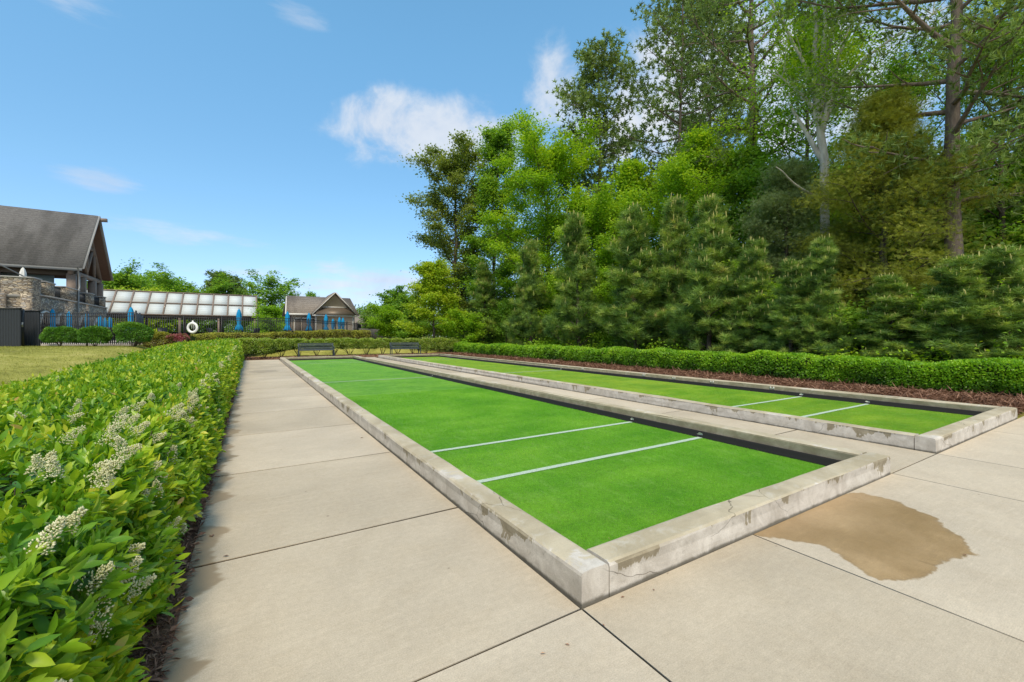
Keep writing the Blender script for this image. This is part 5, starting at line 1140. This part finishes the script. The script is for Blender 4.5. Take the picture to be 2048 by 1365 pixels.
for f in (0, .5, 1): g.beam(L3(UL, VB + (VT - VB) * f - .04, ZB + (ZT - ZB) * f + .0), L3(UR, VB + (VT - VB) * f - .04, ZB + (ZT - ZB) * f), .2, .14)
g.build('purlins', M['timber'], t)
g = G(); V = [L3(UL, VT, ZT), L3(UR, VT, ZT), L3(UR, VT + 2.4, ZB), L3(UL, VT + 2.4, ZB)]; V += [(a, b + .02, c - .08) for a, b, c in V]; g.raw(V, [(0, 1, 2, 3), (7, 6, 5, 4), (0, 4, 5, 1), (1, 5, 6, 2), (2, 6, 7, 3), (3, 7, 4, 0)]); g.build('rear_roof', M['timber'], t)
g = G(); g.box(L3(UL, VB + .06, ZB - .35), L3(UR, VB + .3, ZB - .02)); g.box(L3(UL, VT + 2.0, ZB - .35), L3(UR, VT + 2.3, ZB - .1)); g.build('eave_beam', M['sidingd'], t)
for i in range(7):
    for v in (VB + .18, VT + 2.1):
        u = UL + .2 + (UR - UL - .4) * i / 6; g = G(); g.box(L3(u - .12, v - .12, DZ), L3(u + .12, v + .12, ZB - .34)); g.build('post', M['timber'], t)
g = G(); g.box(L3(UL, VT + 2.05, DZ), L3(UR, VT + 2.15, DZ + 1.0)); g.build('low_screen_wall', M['interior'], t)

# ------------------------------------------------------------------ pool house
t = empty('pool_house', (7.75, 52, DZ)); tag(t, 'small tan pool house with a front gable and grey brown shingle roof', 'building'); O = np.array([7.75, 52, DZ])
MU0, MU1, MV0, MRV, MV1 = 3.5, 10.15, 50.2, 53.4, 56.6; ME, MR = 3.65, 5.75
def quadslab(P, th, name, m_, parent=t):
    P = [np.array(p, float) for p in P]; n_ = np.cross(P[1] - P[0], P[-1] - P[0]); n_ /= np.linalg.norm(n_)
    if n_[2] < 0: n_ = -n_
    V = [L3(*p) for p in P] + [L3(*(p + n_ * th)) for p in P]; k = len(P); g = G(); g.raw(V, [tuple(range(k))[::-1], tuple(range(k, 2 * k))] + [(i, (i + 1) % k, k + (i + 1) % k, k + i) for i in range(k)]); return g.build(name, m_, parent)
quadslab([(MU0 - .3, MV0 - .3, ME), (MU1 + .3, MV0 - .3, ME), (MU1, MRV, MR), (MU0 + .0, MRV, MR)], .12, 'roof', M['shingle2'])
quadslab([(MU0 - .3, MV1 + .3, ME), (MU1 + .3, MV1 + .3, ME), (MU1, MRV, MR), (MU0, MRV, MR)], .12, 'roof', M['shingle2'])
GC, GH, GV, GE, GP = 7.75, 2.2, 48.9, 3.62, 5.95
quadslab([(GC - GH, GV - .35, GE), (GC, GV - .35, GP), (GC, MRV, GP), (GC - GH, MRV - .6, GE)], .12, 'gable_roof', M['shingle2'])
quadslab([(GC + GH, GV - .35, GE), (GC, GV - .35, GP), (GC, MRV, GP), (GC + GH, MRV - .6, GE)], .12, 'gable_roof', M['shingle2'])
def poly(V, name, m_, th=.1):
    V = [L3(*p) for p in V]; k = len(V); V2 = [(a, b + th, c) for a, b, c in V]; g = G(); g.raw(V + V2, [tuple(range(k)), tuple(range(k, 2 * k))[::-1]] + [(i, (i + 1) % k, k + (i + 1) % k, k + i) for i in range(k)]); return g.build(name, m_, t)
poly([(GC - 1.85, GV, DZ), (GC + 1.85, GV, DZ), (GC + 1.85, GV, GE + .25), (GC, GV, GP - .12), (GC - 1.85, GV, GE + .25)], 'gable_wall', M['siding'])
for a_, b_ in (((MU0 + .2, MV0 + .05, DZ), (GC - 1.86, MV0 + .2, ME + .05)), ((GC + 1.86, MV0 + .05, DZ), (MU1 - .1, MV0 + .2, ME + .05)), ((MU1 - .2, MV0 + .2, DZ), (MU1 - .1, MV1, ME + .05)), ((GC - 1.86, GV + .1, DZ), (GC - 1.76, MV0 + .05, ME)), ((GC + 1.76, GV + .1, DZ), (GC + 1.86, MV0 + .05, ME)), ((MU0 + .2, MV1 - .2, DZ), (MU1 - .1, MV1, ME))):
    g = G(); g.box(L3(*a_), L3(*b_)); g.build('wall', M['siding'], t)
g = G(); g.raw([L3(MU0 + .15, MV0, ME - .05), L3(MU0 + .15, MV1, ME - .05), L3(MU0 + .15, MRV, MR - .05), L3(MU0 + .22, MV0, ME - .05), L3(MU0 + .22, MV1, ME - .05), L3(MU0 + .22, MRV, MR - .05)], [(0, 1, 2), (5, 4, 3), (0, 3, 4, 1), (1, 4, 5, 2), (2, 5, 3, 0)]); g.box(L3(MU0 + .15, MV0 + .2, DZ), L3(MU0 + .22, MV1 - .2, ME - .06)); g.build('end_wall', M['soffit'], t)
g = G(); gv = GV - .38
g.beam(L3(GC - GH - .05, gv, GE + .0), L3(GC, gv, GP + .05), .06, .2, (0, 1, 0)); g.beam(L3(GC + GH + .05, gv, GE), L3(GC, gv, GP + .05), .06, .2, (0, 1, 0)); g.box(L3(GC - GH - .05, gv - .02, GE - .16), L3(GC + GH + .05, gv + .1, GE - .02))
g.beam(L3(MU0 - .3, MV0 - .3, ME), L3(MU0, MRV, MR), .08, .2, (1, 0, 0)); g.box(L3(MU0 - .3, MV0 - .38, ME - .1), L3(GC - GH, MV0 - .3, ME + .1)); g.build('trim', M['trimw'], t)
quadslab([(GC - 2.0, GV - .5, GE + .02), (GC + 2.0, GV - .5, GE + .02), (GC + 1.25, GV - .02, GE + .75), (GC - 1.25, GV - .02, GE + .75)], .04, 'pent_roof', M['metalroof'])
g = G(); g.box(L3(GC - 1.2, GV - .06, GE + .78), L3(GC + 1.2, GV + .0, GE + .88)); g.build('gable_band', M['trimw'], t)
for k in range(3):
    u = MU0 + .55 + k * .68; g = G(); g.box(L3(u, MV0 - .02, DZ + .05), L3(u + .56, MV0 + .048, DZ + 2.3)); d = g.build('louvred_door', M['sidingd'], t)
    g = G(); g.box(L3(u - .05, MV0 - .05, DZ), L3(u - .003, MV0 + .045, DZ + 2.4)); g.box(L3(u - .05, MV0 - .05, DZ + 2.32), L3(u + .6, MV0 + .045, DZ + 2.4)); g.build('door_frame', M['trimw'], d)
for u in (GC - 1.9, GC + 1.82): g = G(); g.box(L3(u - .02, GV - .06, DZ), L3(u + .12, GV - .003, GE)); g.build('corner_board', M['trimw'], t)

# far houses and board fence
for (px, D, w_, z1, z2, lab) in [(728, 78, 4.5, 1.2, 5.6, 'grey shingled roof of a far house right of the pool house')]:
    x, y = atD(px, D); t = empty('far_house', (x, y, 0)); tag(t, lab, 'house'); O = np.array([x, y, 0])
    def h3(a, b, z): return (a, b, z)
    g = G(); g.box((-w_, 0, -1), (w_ * 1.2, 8, 2.6)); g.build('walls', M['siding'], t)
    g = G(); V = [(-w_ - .5, -.5, 2.6), (w_ * 1.2 + .5, -.5, 2.6), (w_ * .9, 4, 5.4), (-w_ * .4, 4, 5.4), (w_ * 1.2 + .5, 8.5, 2.6), (-w_ - .5, 8.5, 2.6)]; g.raw(V, [(0, 1, 2, 3), (1, 4, 2), (4, 5, 3, 2), (5, 0, 3), (0, 5, 4, 1)]); g.build('roof', M['shingle2'], t)
    g = G(); V = [(-.5, -.6, 2.6), (3.2, -.6, 2.6), (1.35, -.6, 4.4), (1.35, 3, 4.4)]; g.raw(V, [(0, 1, 2), (0, 2, 3), (1, 3, 2)]); g.build('cross_gable', M['shingle2'], t)
p = np.array(atD(716, 44)); q = np.array(atD(790, 58)); t = empty('board_fence', (*p, .4)); tag(t, 'weathered grey board fence between the pool house and the trees', 'fence'); d = q - p; L = np.linalg.norm(d); t.rotation_euler.z = math.atan2(d[1], d[0])
g = G(); n = int(L / .15)
for i in range(n): g.box((i * .15, 0, 0), (i * .15 + .142, .02, 1.75 + .02 * (i % 3))); 
g.build('boards', M['woodfence'], t); g = G(); g.box((0, .021, .3), (L, .06, .4)); g.box((0, .021, 1.4), (L, .06, 1.5)); g.build('rails', M['woodfence'], t)
